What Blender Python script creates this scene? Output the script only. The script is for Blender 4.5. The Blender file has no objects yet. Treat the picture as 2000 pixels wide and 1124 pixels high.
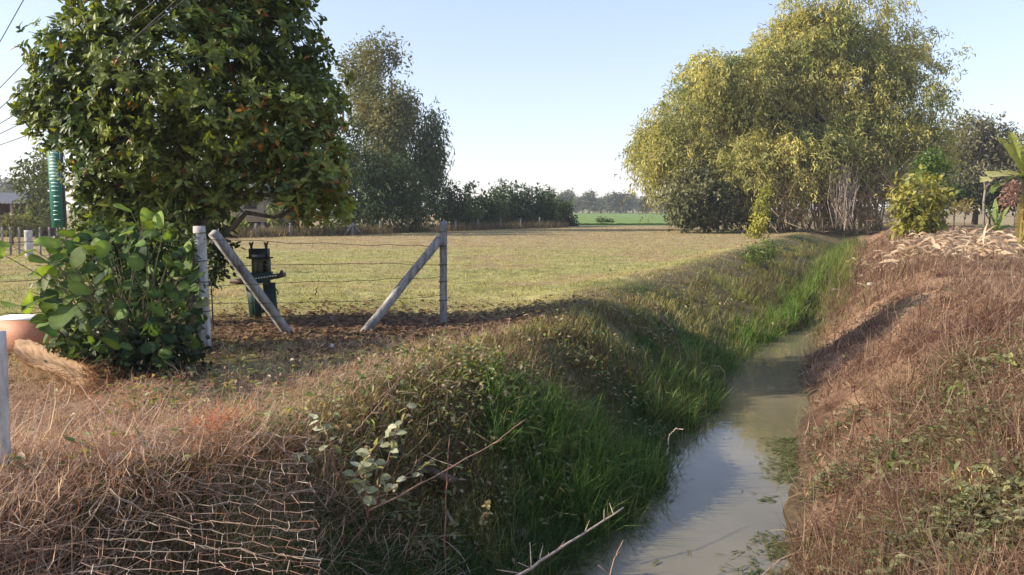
import bpy, math, random
import numpy as np
from mathutils import Vector

R = np.random.default_rng(7)
random.seed(7)
C = bpy.context.scene.collection
SC = bpy.context.scene

# ------------------------------------------------------------------ camera, sky, sun, exposure
EYE = 1.67                                   # metres above the field
PITCH = math.radians(5.75)
FPX = 1510.0                                 # focal length in pixels of the 2000 px wide photograph
cam = bpy.data.cameras.new('camera')
cam.sensor_width = 36.0
cam.lens = FPX / 2000 * 36.0
cam.clip_start = 0.05
cam.clip_end = 6000
camo = bpy.data.objects.new('camera', cam)
C.objects.link(camo)
camo.location = (0, 0, EYE)
camo.rotation_euler = (math.radians(90) - PITCH, 0, 0)
SC.camera = camo

SUN_EL = math.radians(27)
SUN_AZ = math.radians(-97)                   # from +y (ahead) towards -x (left)
w = bpy.data.worlds.new('World')
SC.world = w
w.use_nodes = True
nt = w.node_tree
sky = nt.nodes.new('ShaderNodeTexSky')
sky.sky_type = 'NISHITA'
sky.sun_disc = False
sky.sun_elevation = SUN_EL
sky.sun_rotation = SUN_AZ
sky.altitude = 0
sky.air_density = 1.0
sky.dust_density = 0.45
sky.ozone_density = 1.6
bg = nt.nodes['Background']
# hazy dry-season air: the sky's range is compressed and slightly warmed
def vmul(src, val):
    n_ = nt.nodes.new('ShaderNodeVectorMath'); n_.operation = 'MULTIPLY'; n_.inputs[1].default_value = val
    nt.links.new(src, n_.inputs[0]); return n_.outputs[0]
sp_ = nt.nodes.new('ShaderNodeSeparateColor'); cb_ = nt.nodes.new('ShaderNodeCombineColor')
nt.links.new(vmul(sky.outputs[0], (.1, .1, .1)), sp_.inputs[0])
for ch_, pw_ in enumerate((.62, .60, .46)):
    pn_ = nt.nodes.new('ShaderNodeMath'); pn_.operation = 'POWER'; pn_.inputs[1].default_value = pw_
    nt.links.new(sp_.outputs[ch_], pn_.inputs[0]); nt.links.new(pn_.outputs[0], cb_.inputs[ch_])
nt.links.new(vmul(cb_.outputs[0], (4.65, 4.42, 4.4)), bg.inputs[0])
bg.inputs[1].default_value = 0.13

sun = bpy.data.lights.new('sun', 'SUN')
sun.energy = 3.0
sun.angle = math.radians(0.5)
sun.color = (1.0, 0.88, 0.72)
suno = bpy.data.objects.new('sun', sun)
C.objects.link(suno)
sd = Vector((math.sin(SUN_AZ) * math.cos(SUN_EL), math.cos(SUN_AZ) * math.cos(SUN_EL), math.sin(SUN_EL)))
suno.rotation_euler = sd.to_track_quat('Z', 'Y').to_euler()
suno.location = sd * 50

SC.view_settings.view_transform = 'Standard'
SC.view_settings.look = 'None'
SC.view_settings.gamma = 1.0
SC.view_settings.exposure = 1.53
SC.cycles.max_bounces = 6
SC.cycles.transparent_max_bounces = 4
SC.cycles.use_denoising = True

# ------------------------------------------------------------------ noise and terrain
TAB = np.random.default_rng(3).random((256, 256))
def vn(x, y, k=0):
    x = np.asarray(x, float) + 17.3 * k; y = np.asarray(y, float) + 9.1 * k
    ix = np.floor(x).astype(int); iy = np.floor(y).astype(int)
    fx = x - ix; fy = y - iy
    fx = fx * fx * (3 - 2 * fx); fy = fy * fy * (3 - 2 * fy)
    a = TAB[ix % 256, iy % 256]; b = TAB[(ix + 1) % 256, iy % 256]
    c = TAB[ix % 256, (iy + 1) % 256]; d = TAB[(ix + 1) % 256, (iy + 1) % 256]
    return (a * (1 - fx) + b * fx) * (1 - fy) + (c * (1 - fx) + d * fx) * fy
def fbm(x, y, k=0, o=4):
    s = 0; a = .5; t = 0
    for i in range(o):
        s = s + a * vn(np.asarray(x) * 2 ** i, np.asarray(y) * 2 ** i, k + i); t += a; a *= .55
    return s / t
def ss(t):
    t = np.clip(t, 0, 1); return t * t * (3 - 2 * t)

WATER = -0.92
def ditch_x(y):
    return np.interp(y, [-40, 5.2, 6.74, 8.46, 13.25, 15.7, 35, 100], [-20, 1.15, 1.84, 2.56, 4.58, 5.95, 15.0, 45.5]) + .05 * np.sin(y * 1.9 + 1)
def ditch_s(x, y):
    return (x - ditch_x(y)) * .905
def ditch_w(y):
    return np.interp(y, [0, 5.2, 7, 8.5, 13, 16, 20, 60], [.85, .80, .62, .60, .52, .36, .25, .2])
def terr(x, y):
    x = np.asarray(x, float); y = np.asarray(y, float)
    s = ditch_s(x, y) + .25 * (fbm(x * .7, y * .7, 5) - .5)
    hw = ditch_w(y)
    fade = 1 - ss((y - 46) / 18)
    base = .05 * (fbm(x * .15, y * .15, 1) - .5) * 2 * (np.hypot(x, y) < 300)
    wl = 1.75 + .5 * (fbm(x * .3, y * .3, 8) - .5) + 1.3 * ss((y - 11) / 5)
    tl = np.clip((-s - hw) / wl, 0, 1)
    left = -.97 + (base + .97) * (ss(tl) * .6 + .4 * np.sin(tl * math.pi / 2))
    left = left + .16 * np.exp(-((s + hw + wl + .3) / .8) ** 2)
    tr = np.clip((s - hw + .14) / 2.5, 0, 1)
    top = .5 + .12 * (fbm(x * .4, y * .4, 9) - .5) * 2
    right = -.97 + (top + .97) * (ss(tr) * .5 + .5 * np.sin(tr * math.pi / 2))
    right = right - (top - base) * ss((s - 8) / 5)
    bed = -.97 - .3 * np.clip(1 - (s / hw) ** 2, 0, 1) + .34 * ss((y - 15.2) / 2) + .32 * ss((y - 18) / 8)
    z = np.where(s < -hw, left, np.where(s > hw - .14, np.maximum(right, bed), bed)) + .34 * ss((y - 15.2) / 2) * (s < -hw) * ss((s + hw + .5) / .5)
    flat = base + .3 * ss((s - 1) / 3) * (1 - ss((s - 9) / 5))
    z = z * fade + flat * (1 - fade)
    near = (np.hypot(x, y) < 60)
    z = z + near * (.05 * (fbm(x * 1.7, y * 1.7, 2) - .5) + .03 * (vn(x * 6, y * 6, 4) - .5))
    z = z + near * (s > hw) * (.22 * (fbm(x * 2.2, y * 2.2, 71) - .5) + .16 * (fbm(x * 6, y * 6, 72, 2) - .5)) * np.clip((s - hw) / .4, 0, 1)
    # a low bank under the dry growth at the lower left of the view
    z = z + .10 * np.exp(-((x + 3.0) / 2.0) ** 2 - ((y - 3.4) / 1.0) ** 2) - .22 * np.exp(-((x + 2.6) / 1.6) ** 2 - ((y - 5.6) / .8) ** 2)
    return z

CP, SP = math.cos(PITCH), math.sin(PITCH)
def ray(px, py):
    dx = (px - 1000) / FPX; dz = (562 - py) / FPX
    return np.array([dx, CP + dz * SP, -SP + dz * CP])
def hit(px, py):
    r = ray(px, py); t = np.concatenate([np.arange(2, 60, .02), np.arange(60, 900, .5)])
    p = r[None] * t[:, None]
    g = terr(p[:, 0], p[:, 1]) - (EYE + p[:, 2])
    k = int(np.argmax(g > 0)) if (g > 0).any() else len(t) - 1
    return np.array([p[k, 0], p[k, 1], terr(p[k, 0], p[k, 1])])
def at(px, py, Y):
    r = ray(px, py); t = Y / r[1]
    return np.array([r[0] * t, Y, EYE + r[2] * t])
def gr(px, Y):
    x = (px - 1000) / FPX * Y * 1.0
    return np.array([x, Y, float(terr(x, Y))])

# ------------------------------------------------------------------ mesh collector
class MB:
    def __init__(s):
        s.v = []; s.f = []; s.c = []; s.n = 0
    def add(s, v, f, c=(.5, .5, .5)):
        v = np.asarray(v, np.float32).reshape(-1, 3); f = np.asarray(f, np.int32).reshape(-1, 3)
        c = np.asarray(c, np.float32)
        if c.ndim == 1: c = np.tile(c, (len(v), 1))
        s.v.append(v); s.f.append(f + s.n); s.c.append(c); s.n += len(v)
    def box(s, a, b, c=(.5, .5, .5), ch=0):
        (x0, y0, z0), (x1, y1, z1) = a, b
        s.prism([(x0, y0), (x1, y0), (x1, y1), (x0, y1)], z0, z1, c)
    def prism(s, poly, z0, z1, c=(.5, .5, .5), m=None):
        n = len(poly); p = np.array(poly, float)
        v = np.concatenate([np.c_[p, np.full(n, z0)], np.c_[p, np.full(n, z1)]])
        f = []
        for i in range(n):
            j = (i + 1) % n; f += [(i, j, n + j), (i, n + j, n + i)]
        for i in range(1, n - 1): f += [(0, i + 1, i), (n, n + i, n + i + 1)]
        if m is not None: v = np.array([m @ Vector(q) for q in v])
        s.add(v, f, c)
    def tube(s, pts, rad, n=6, c=(.5, .5, .5), cap=True, twist=0):
        pts = np.asarray(pts, float); k = len(pts); rad = np.broadcast_to(np.asarray(rad, float), (k,))
        t = np.gradient(pts, axis=0); t /= np.linalg.norm(t, axis=1)[:, None] + 1e-9
        ref = np.array([0, 0, 1.]) if abs(t[:, 2]).mean() < .8 else np.array([1., 0, 0])
        a = np.cross(t, ref); a /= np.linalg.norm(a, axis=1)[:, None] + 1e-9
        b = np.cross(t, a)
        th = np.arange(n) / n * 2 * math.pi + twist
        v = pts[:, None] + rad[:, None, None] * (np.cos(th)[None, :, None] * a[:, None] + np.sin(th)[None, :, None] * b[:, None])
        v = v.reshape(-1, 3); f = []
        for i in range(k - 1):
            for j in range(n):
                j2 = (j + 1) % n
                f += [(i * n + j, (i + 1) * n + j, (i + 1) * n + j2), (i * n + j, (i + 1) * n + j2, i * n + j2)]
        if cap:
            o = len(v); v = np.concatenate([v, pts[:1], pts[-1:]])
            for j in range(n):
                j2 = (j + 1) % n
                f += [(o, j, j2), (o + 1, (k - 1) * n + j2, (k - 1) * n + j)]
        s.add(v, f, c)
    def build(s, name, mat, parent=None, smooth=False, origin=None):
        v = np.concatenate(s.v); f = np.concatenate(s.f); c = np.concatenate(s.c)
        off = np.zeros(3, np.float32)
        if origin is not None: off = np.asarray(origin, np.float32)
        elif parent is not None: off = np.array(parent.matrix_basis.translation, np.float32) if parent.parent is None else np.array(parent.parent.matrix_basis.translation, np.float32)
        v = v - off
        me = bpy.data.meshes.new(name)
        me.vertices.add(len(v)); me.vertices.foreach_set('co', v.astype(np.float32).ravel())
        me.loops.add(len(f) * 3); me.loops.foreach_set('vertex_index', f.astype(np.int32).ravel())
        me.polygons.add(len(f)); me.polygons.foreach_set('loop_start', np.arange(len(f), dtype=np.int32) * 3)
        if smooth: me.polygons.foreach_set('use_smooth', np.ones(len(f), bool))
        at_ = me.color_attributes.new('Col', 'FLOAT_COLOR', 'POINT')
        at_.data.foreach_set('color', np.c_[c, np.ones(len(c))].astype(np.float32).ravel())
        me.update(calc_edges=True)
        me.materials.append(mat)
        o = bpy.data.objects.new(name, me)
        C.objects.link(o)
        if parent is not None: o.parent = parent
        elif origin is not None: o.location = [float(q) for q in off]
        return o
def tag(o, label=None, cat=None, group=None, kind=None):
    if label: o['label'] = label
    if cat: o['category'] = cat
    if group: o['group'] = group
    if kind: o['kind'] = kind
    return o
def thing(name, loc, label, cat, group=None):
    o = bpy.data.objects.new(name, None); C.objects.link(o)
    o.location = [float(q) for q in loc]; o.empty_display_size = .2
    return tag(o, label, cat, group)

def unit(v): return v / (np.linalg.norm(v, axis=-1, keepdims=True) + 1e-9)
def jit(c, n, a=.25, k=None):
    c = np.asarray(c, float)
    return np.clip(c * (1 + a * R.normal(size=(n, 1))) * (1 + .35 * a * R.normal(size=(n, 3))), .004, .9)
def mixc(a, b, t): t = np.asarray(t)[..., None]; return np.asarray(a) * (1 - t) + np.asarray(b) * t

def blades(mb, pos, h, wd, az, lean, curl, col, tipc=None):
    """curved tapering grass blades: 7 vertices and 5 triangles each"""
    n = len(pos); d = np.c_[np.cos(az), np.sin(az), np.zeros(n)]
    sd_ = np.c_[-np.sin(az), np.cos(az), np.zeros(n)]
    tw = R.uniform(-.8, .8, n)[:, None]; sd_ = sd_ * np.cos(tw) + np.c_[np.zeros((n, 2)), np.ones(n)] * np.sin(tw) * .4 + d * np.sin(tw) * .6
    P = [pos]; a = lean.copy()
    for i in range(3):
        st = d * np.sin(a)[:, None] + np.c_[np.zeros((n, 2)), np.cos(a)]
        P.append(P[-1] + st * (h / 3)[:, None]); a = a + curl
    v = np.stack([P[0] - sd_ * wd[:, None] * .5, P[0] + sd_ * wd[:, None] * .5,
                  P[1] - sd_ * wd[:, None] * .5, P[1] + sd_ * wd[:, None] * .5,
                  P[2] - sd_ * wd[:, None] * .33, P[2] + sd_ * wd[:, None] * .33, P[3]], 1)
    f = np.array([[0, 1, 3], [0, 3, 2], [2, 3, 5], [2, 5, 4], [4, 5, 6]])
    F = (np.arange(n)[:, None, None] * 7 + f[None]).reshape(-1, 3)
    c = np.repeat(col[:, None], 7, 1)
    if tipc is not None: c[:, 4:] = tipc[:, None]
    mb.add(v.reshape(-1, 3), F, c.reshape(-1, 3))

def leaves(mb, pos, d, nr, L, W, col, droop=.15, fold=.12, simple=False):
    n = len(pos); d = unit(d); s_ = unit(np.cross(d, nr)); u = np.cross(s_, d)
    L = np.broadcast_to(L, (n,))[:, None]; W = np.broadcast_to(W, (n,))[:, None]
    if simple:
        v = np.stack([pos, pos + d * L * .45 - s_ * W * .5 + u * W * fold, pos + d * L - u * L * droop, pos + d * L * .45 + s_ * W * .5 + u * W * fold], 1)
        f = np.array([[0, 2, 1], [0, 3, 2]]); k = 4
    else:
        a = pos + d * L * .3; b = pos + d * L * .7 - u * L * droop * .45
        v = np.stack([pos, a - s_ * W * .46 + u * W * fold, a + s_ * W * .46 + u * W * fold, b - s_ * W * .42 + u * W * fold, b + s_ * W * .42 + u * W * fold,
                      pos + d * L - u * L * droop, (a + b) / 2], 1)
        f = np.array([[0, 6, 1], [0, 2, 6], [1, 6, 3], [2, 4, 6], [3, 6, 5], [6, 4, 5]]); k = 7
    F = (np.arange(n)[:, None, None] * k + f[None]).reshape(-1, 3)
    mb.add(v.reshape(-1, 3), F, np.repeat(col[:, None], k, 1).reshape(-1, 3))

def round_leaf(mb, pos, d, nr, L, W, col):
    """a broad rounded leaf with a raised midrib, slightly wavy rim"""
    d = unit(np.asarray(d, float)); s_ = unit(np.cross(d, nr)); u = np.cross(s_, d)
    n = 14; v = []
    for row in range(5):
        t = row / 4
        v.append(pos + d * L * t - u * L * .18 * t * t + u * .02 * L)
    rim = []
    bend = R.uniform(.05, .5)
    for k in range(n):
        th = k / n * 2 * math.pi
        x = .5 - .5 * math.cos(th); y = .5 * math.sin(th) * (1 - .12 * x) * (1 + R.normal() * .03)
        rim.append(pos + d * L * x + s_ * W * y + u * L * (abs(y) * .35 * bend * 2 - .18 * x * x + R.normal() * .012))
    V = np.array(v + rim); F = []
    for k in range(n):
        x0 = .5 - .5 * math.cos((k + .5) / n * 2 * math.pi); m = min(4, max(0, int(round(x0 * 4))))
        k2 = (k + 1) % n
        F.append((m, 5 + k, 5 + k2) if k < n / 2 else (m, 5 + k, 5 + k2))
        x1 = .5 - .5 * math.cos((k + 1.5) / n * 2 * math.pi); m2 = min(4, max(0, int(round(x1 * 4))))
        if m2 != m: F.append((m, 5 + k2, m2))
    mb.add(V, F, np.concatenate([np.tile(np.asarray(col) * 1.35, (5, 1)), np.clip(np.asarray(col) * (1 + .13 * R.normal(size=(n, 1))), .01, .7)]))

# ------------------------------------------------------------------ materials
def mat(name):
    m = bpy.data.materials.new(name); m.use_nodes = True
    return m, m.node_tree, m.node_tree.nodes['Principled BSDF'], m.node_tree.nodes['Material Output']
def leafmat(name, rough=.5, trans=.3, spec=.35, tint=(1.25, 1.15, .5), nscale=30, namt=.25):
    m, t, p, out = mat(name); N = t.nodes.new; L = t.links.new
    a = N('ShaderNodeAttribute'); a.attribute_name = 'Col'
    nz = N('ShaderNodeTexNoise'); nz.inputs['Scale'].default_value = nscale; nz.inputs['Detail'].default_value = 2
    mr = N('ShaderNodeMapRange'); mr.inputs[3].default_value = 1 - namt; mr.inputs[4].default_value = 1 + namt
    L(nz.outputs[0], mr.inputs[0])
    vm = N('ShaderNodeVectorMath'); vm.operation = 'SCALE'
    L(a.outputs['Color'], vm.inputs[0]); L(mr.outputs[0], vm.inputs['Scale'])
    L(vm.outputs[0], p.inputs['Base Color']); p.inputs['Roughness'].default_value = rough
    p.inputs['Specular IOR Level'].default_value = spec
    if trans > 0:
        tr = N('ShaderNodeBsdfTranslucent'); v2 = N('ShaderNodeVectorMath'); v2.operation = 'MULTIPLY'; v2.inputs[1].default_value = tint
        L(vm.outputs[0], v2.inputs[0]); L(v2.outputs[0], tr.inputs[0])
        mx = N('ShaderNodeMixShader'); mx.inputs[0].default_value = trans
        L(p.outputs[0], mx.inputs[1]); L(tr.outputs[0], mx.inputs[2]); L(mx.outputs[0], out.inputs[0])
    return m
def solid(name, c1, c2, scale=8, rough=.8, spec=.3, bump=.3, stretch=(1, 1, 1), detail=6, metal=0, usecol=False):
    m, t, p, out = mat(name); N = t.nodes.new; L = t.links.new
    tc = N('ShaderNodeTexCoord'); mp = N('ShaderNodeMapping'); mp.inputs['Scale'].default_value = stretch
    L(tc.outputs['Object'], mp.inputs[0])
    nz = N('ShaderNodeTexNoise'); nz.inputs['Scale'].default_value = scale; nz.inputs['Detail'].default_value = detail; nz.inputs['Roughness'].default_value = .65
    L(mp.outputs[0], nz.inputs[0])
    cr = N('ShaderNodeValToRGB'); cr.color_ramp.elements[0].position = .35; cr.color_ramp.elements[1].position = .65
    cr.color_ramp.elements[0].color = (*c1, 1); cr.color_ramp.elements[1].color = (*c2, 1)
    L(nz.outputs[0], cr.inputs[0])
    if usecol:
        a = N('ShaderNodeAttribute'); a.attribute_name = 'Col'
        vm = N('ShaderNodeVectorMath'); vm.operation = 'MULTIPLY'; L(cr.outputs[0], vm.inputs[0]); L(a.outputs['Color'], vm.inputs[1]); L(vm.outputs[0], p.inputs['Base Color'])
    else: L(cr.outputs[0], p.inputs['Base Color'])
    p.inputs['Roughness'].default_value = rough; p.inputs['Specular IOR Level'].default_value = spec; p.inputs['Metallic'].default_value = metal
    b = N('ShaderNodeBump'); b.inputs['Strength'].default_value = bump; b.inputs['Distance'].default_value = .02
    L(nz.outputs[0], b.inputs['Height']); L(b.outputs[0], p.inputs['Normal'])
    return m
M_LEAF = leafmat('glossy_leaf', .46, .42, .45)
M_BIGLEAF = leafmat('broad_leaf', .62, .4, .22, nscale=22, namt=.5)
M_BAMBOO = leafmat('bamboo_leaf', .6, .45, .2, tint=(1.15, 1.1, .6))
M_FAR = leafmat('distant_leaf', .65, .25, .15)
M_GRASS = leafmat('grass_blade', .65, .42, .15, nscale=3, namt=.2)
M_DRY = leafmat('dry_blade', .75, .5, .1, tint=(1.1, 1.02, .9), nscale=4, namt=.3)
M_BARK = solid('bark', (.05, .035, .022), (.16, .125, .085), 14, .9, .2, .8, (1, 1, .25))
M_PALEBARK = solid('pale_bark', (.16, .13, .10), (.34, .30, .24), 14, .9, .2, .6, (1, 1, .25))
M_CULM = leafmat('culm', .5, 0, .3, nscale=5, namt=.4)
M_CONC = solid('concrete', (.11, .105, .10), (.36, .345, .33), 11, .9, .2, .8, (1, 1, .35))
M_CONCW = solid('pale_concrete', (.28, .26, .24), (.64, .62, .59), 10, .85, .2, .7, (1, 1, .35))
M_WIRE = solid('rusty_wire', (.03, .022, .018), (.12, .07, .05), 30, .6, .4, .2, metal=.3)
M_CABLE = solid('black_cable', (.02, .02, .022), (.05, .05, .055), 5, .6, .3, .1)
M_COL = leafmat('painted', .6, 0, .3, nscale=20, namt=.25)
M_STICK = leafmat('dead_wood', .8, 0, .2, nscale=25, namt=.45)

# ------------------------------------------------------------------ ground
def gcol(x, y):
    s = ditch_s(x, y); n1 = fbm(x * .5, y * .5, 11); n2 = fbm(x * .12, y * .12, 12); n3 = fbm(x * 2.3, y * 2.3, 13)
    c = mixc((.37, .30, .135), (.32, .295, .11), ss((n2 - .35) * 4))
    c = mixc(c, (.33, .25, .14), ss((y - 26) / 16) * .8)
    c = mixc(c, (.30, .20, .12), ss((fbm(x * .35, y * .55, 14) - .5) * 6) * .6)
    c = mixc(c, (.16, .14, .06), ss((n3 - .55) * 5) * .5)
    c = mixc(c, (.06, .13, .03), ss((y - 78) / 6) * (y < 420) * (x > .078 * y) * (x < .21 * y) * .9)
    # bare earth and litter under the fruit tree
    lit = np.exp(-((x + 2.2) / 3.4) ** 2 - ((y - 10.7) / 1.35) ** 2) * (.55 + .9 * fbm(x * 1.1, y * 1.1, 19))
    c = mixc(c, (.19, .13, .085), np.clip(lit * 1.5, 0, 1))
    # dry foreground
    fg = ss((8.6 - y) / 1.5) * ss((-s - 2) / 1)
    c = mixc(c, mixc((.20, .12, .08), (.36, .25, .16), n1), fg)
    lb = ss((s + 4.0) / 1.0) * (s < 0)
    c = mixc(c, mixc((.07, .085, .03), (.18, .14, .07), ss((n1 - .3) * 3)), lb * (1 - ss((y - 50) / 15)))
    rb = ss((s - .3) / .5) * (1 - ss((s - 9) / 3)) * (1 - ss((y - 60) / 20))
    c = mixc(c, mixc((.12, .062, .04), (.28, .175, .11), ss((fbm(x * 1.6, y * 1.6, 51) - .3) * 3)), rb)
    mud = np.exp(-(np.maximum(np.abs(s) - ditch_w(y), 0) / .18) ** 2) * (1 - ss((y - 50) / 15))
    c = mixc(c, (.05, .04, .025), mud * .8)
    return c
def grow(a, b, d0, g):
    r = [a]; d = d0
    while r[-1] < b: r.append(r[-1] + d); d *= g
    return np.array(r)
gx = np.concatenate([-grow(9, 2600, .12, 1.1)[::-1], np.arange(-8.9, 10, .09), grow(10, 24, .16, 1.0), grow(24.2, 2600, .3, 1.12)])
gy = np.concatenate([-grow(0, 300, .8, 1.4)[::-1][:-1], np.arange(0, 3, .25), np.arange(3, 18, .09), grow(18, 60, .14, 1.01), grow(60.5, 3200, 1.2, 1.07)])
gx = np.unique(np.round(gx, 3)); gy = np.unique(np.round(gy, 3))
X, Y = np.meshgrid(gx, gy); Z = terr(X, Y)
nx, ny = len(gx), len(gy)
i = np.arange(ny - 1)[:, None] * nx + np.arange(nx - 1)[None]; i = i.ravel()
mb = MB()
mb.add(np.c_[X.ravel(), Y.ravel(), Z.ravel()], np.concatenate([np.c_[i, i + 1, i + nx + 1], np.c_[i, i + nx + 1, i + nx]]), gcol(X.ravel(), Y.ravel()))
m, t, p, out = mat('earth'); N = t.nodes.new; L = t.links.new
a = N('ShaderNodeAttribute'); a.attribute_name = 'Col'
tc = N('ShaderNodeTexCoord')
nz = N('ShaderNodeTexNoise'); nz.inputs['Scale'].default_value = 9; nz.inputs['Detail'].default_value = 8; nz.inputs['Roughness'].default_value = .7
nz2 = N('ShaderNodeTexNoise'); nz2.inputs['Scale'].default_value = 1.1; nz2.inputs['Detail'].default_value = 6
L(tc.outputs['Object'], nz.inputs[0]); L(tc.outputs['Object'], nz2.inputs[0])
mr = N('ShaderNodeMapRange'); mr.inputs[1].default_value = .3; mr.inputs[2].default_value = .7; mr.inputs[3].default_value = .55; mr.inputs[4].default_value = 1.35
mr2 = N('ShaderNodeMapRange'); mr2.inputs[1].default_value = .3; mr2.inputs[2].default_value = .7; mr2.inputs[3].default_value = .8; mr2.inputs[4].default_value = 1.2
L(nz.outputs[0], mr.inputs[0]); L(nz2.outputs[0], mr2.inputs[0])
mu = N('ShaderNodeMath'); mu.operation = 'MULTIPLY'; L(mr.outputs[0], mu.inputs[0]); L(mr2.outputs[0], mu.inputs[1])
vm = N('ShaderNodeVectorMath'); vm.operation = 'SCALE'; L(a.outputs['Color'], vm.inputs[0]); L(mu.outputs[0], vm.inputs['Scale']); L(vm.outputs[0], p.inputs['Base Color'])
p.inputs['Roughness'].default_value = .95; p.inputs['Specular IOR Level'].default_value = .1
b = N('ShaderNodeBump'); b.inputs['Strength'].default_value = .7; b.inputs['Distance'].default_value = .05; L(nz.outputs[0], b.inputs['Height']); L(b.outputs[0], p.inputs['Normal'])
tag(mb.build('ground', m, smooth=True), kind='structure')

# bright young rice beyond the dry field
mb = MB(); rx = np.linspace(2, 330, 60); ry = np.concatenate([np.linspace(86, 120, 18), np.linspace(124, 380, 30)])
RX, RY = np.meshgrid(rx, ry); RX = RY * (.078 + .135 * (RX - 2) / 328); nxx = len(rx)
i = (np.arange(len(ry) - 1)[:, None] * nxx + np.arange(nxx - 1)[None]).ravel()
mb.add(np.c_[RX.ravel(), RY.ravel(), np.full(RX.size, .12) + .06 * R.random(RX.size)], np.concatenate([np.c_[i, i + 1, i + nxx + 1], np.c_[i, i + nxx + 1, i + nxx]]), (.20, .29, .065))
tag(mb.build('rice_field', leafmat('young_rice', .7, .2, .1, nscale=.6, namt=.3)), kind='structure')

# water
m, t, p, out = mat('ditch_water'); N = t.nodes.new; L = t.links.new
tc = N('ShaderNodeTexCoord'); nz = N('ShaderNodeTexNoise'); nz.inputs['Scale'].default_value = .8; nz.inputs['Detail'].default_value = 3
L(tc.outputs['Object'], nz.inputs[0]); cr = N('ShaderNodeValToRGB')
cr.color_ramp.elements[0].position = .35; cr.color_ramp.elements[1].position = .7
cr.color_ramp.elements[0].color = (.135, .118, .07, 1); cr.color_ramp.elements[1].color = (.195, .166, .108, 1)
L(nz.outputs[0], cr.inputs[0]); L(cr.outputs[0], p.inputs['Base Color'])
p.inputs['Roughness'].default_value = .035; p.inputs['IOR'].default_value = 1.33; p.inputs['Specular IOR Level'].default_value = .6
n2 = N('ShaderNodeTexNoise'); n2.inputs['Scale'].default_value = 5; n2.inputs['Detail'].default_value = 2; L(tc.outputs['Object'], n2.inputs[0])
b = N('ShaderNodeBump'); b.inputs['Strength'].default_value = .05; b.inputs['Distance'].default_value = .02; L(n2.outputs[0], b.inputs['Height']); L(b.outputs[0], p.inputs['Normal'])
mb = MB(); ys = np.arange(-2, 48, .5); xx = ditch_x(ys)
v = np.concatenate([np.c_[xx - 1.6, ys, np.full(len(ys), WATER)], np.c_[xx + 1.6, ys, np.full(len(ys), WATER)]]); n = len(ys); k = np.arange(n - 1)
mb.add(v, np.concatenate([np.c_[k, k + n, k + n + 1], np.c_[k, k + n + 1, k + 1]]))
tag(mb.build('water', m), kind='structure')

# ------------------------------------------------------------------ grass and litter (stuff)
def wedge(n, y0, y1, p=1.0, m=1.2):
    """random ground points inside the view wedge, denser near the viewer (p: 0 even in depth .. 2)"""
    u = R.random(n)
    if p == 1: y = y0 * (y1 / y0) ** u
    else:
        q = 1 - p; y = (y0 ** q + u * (y1 ** q - y0 ** q)) ** (1 / q)
    x = R.uniform(-1, 1, n) * (y * .70 + m)
    return x, y
def pts(x, y, dz=0): return np.c_[x, y, terr(x, y) + dz]
def tuft(x, y, k, sp):
    x = np.repeat(x, k) + R.normal(size=len(x) * k) * sp; y = np.repeat(y, k) + R.normal(size=len(y) * k) * sp
    return x, y

# mown field
x, y = wedge(170000, 7.5, 75, 1.25)
s = ditch_s(x, y)
k = (s < -2.9 + .6 * R.normal(size=len(s))) & ((y > 8.2) | (x > -1.5)) & (fbm(x * .8, y * .8, 21) + .3 * R.random(len(x)) > .42)
x, y = x[k], y[k]; n = len(x); nn = fbm(x * .12, y * .12, 12); n4 = fbm(x * .9, y * .9, 22)
dry = ss((R.random(n) * .6 + ss((fbm(x * .35, y * .55, 14) - .45) * 6) * .5 - .12 + (1 - n4) * .7 + ss((y - 26) / 16) * .5 - .55) * 3)
lit = np.exp(-((x + 2.2) / 3.4) ** 2 - ((y - 10.7) / 1.35) ** 2) * (.55 + .9 * fbm(x * 1.1, y * 1.1, 19))
kk = R.random(n) > lit * .75; x, y, dry = x[kk], y[kk], dry[kk]; n = len(x)
col = mixc((.22, .235, .065), (.44, .35, .16), dry) * (1 + .25 * R.normal(size=(n, 1)))
mb = MB(); blades(mb, pts(x, y, -.01), (.035 + .05 * R.random(n)) * (1 + y * .012), .006 * (1 + y * .09), R.uniform(0, 6.3, n), R.uniform(.2, 1.2, n), R.uniform(.1, .6, n), np.clip(col, .01, .7))
tag(mb.build('field_grass', M_GRASS), 'short tan and olive grass covering the open field', 'grass', kind='stuff')

# dry growth at the lower left
x, y = wedge(9000, 2.4, 9.2, 1.3, .6); s = ditch_s(x, y); k = s < -1.7 - .5 * (y > 5) + .35 * R.normal(size=len(s)); x, y = x[k], y[k]
x, y = tuft(x, y, 16, .06); n = len(x); n1 = fbm(x * 1.1, y * 1.1, 31); n2 = fbm(x * .6, y * .6, 32); n3 = fbm(x * 2.5, y * 2.5, 33)
tall = np.clip(1.0 - ss((y - 4.9) / 1.8) * .78, .2, 1.2) * (.2 + 2.4 * n3 * n3) * (1 - .3 * ss((5.2 - y) / 1)) * (1 - .45 * np.exp(-((x + 1.6) / 1.0) ** 4 - ((y - 3.9) / .9) ** 4))
col = mixc((.26, .14, .095), (.74, .56, .40), ss((n1 - .2) * 2 + .45 * R.normal(size=n)))
col = mixc(col, (.34, .13, .05), ss((n2 - .58) * 6) * .6)
col = mixc(col, (.12, .085, .055), ss((n3 - .62) * 6) * .6)
g = ss((n2 - .47) * 9) * (R.random(n) < .45); col = mixc(col, (.20, .21, .06), g)
far = ss((y - 6.6) / 1.2); col = mixc(col, (.40, .31, .15), far * (R.random(n) < .6) * .8)
col = np.clip(col * (1 + .3 * R.normal(size=(n, 1))), .01, .7)
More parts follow.
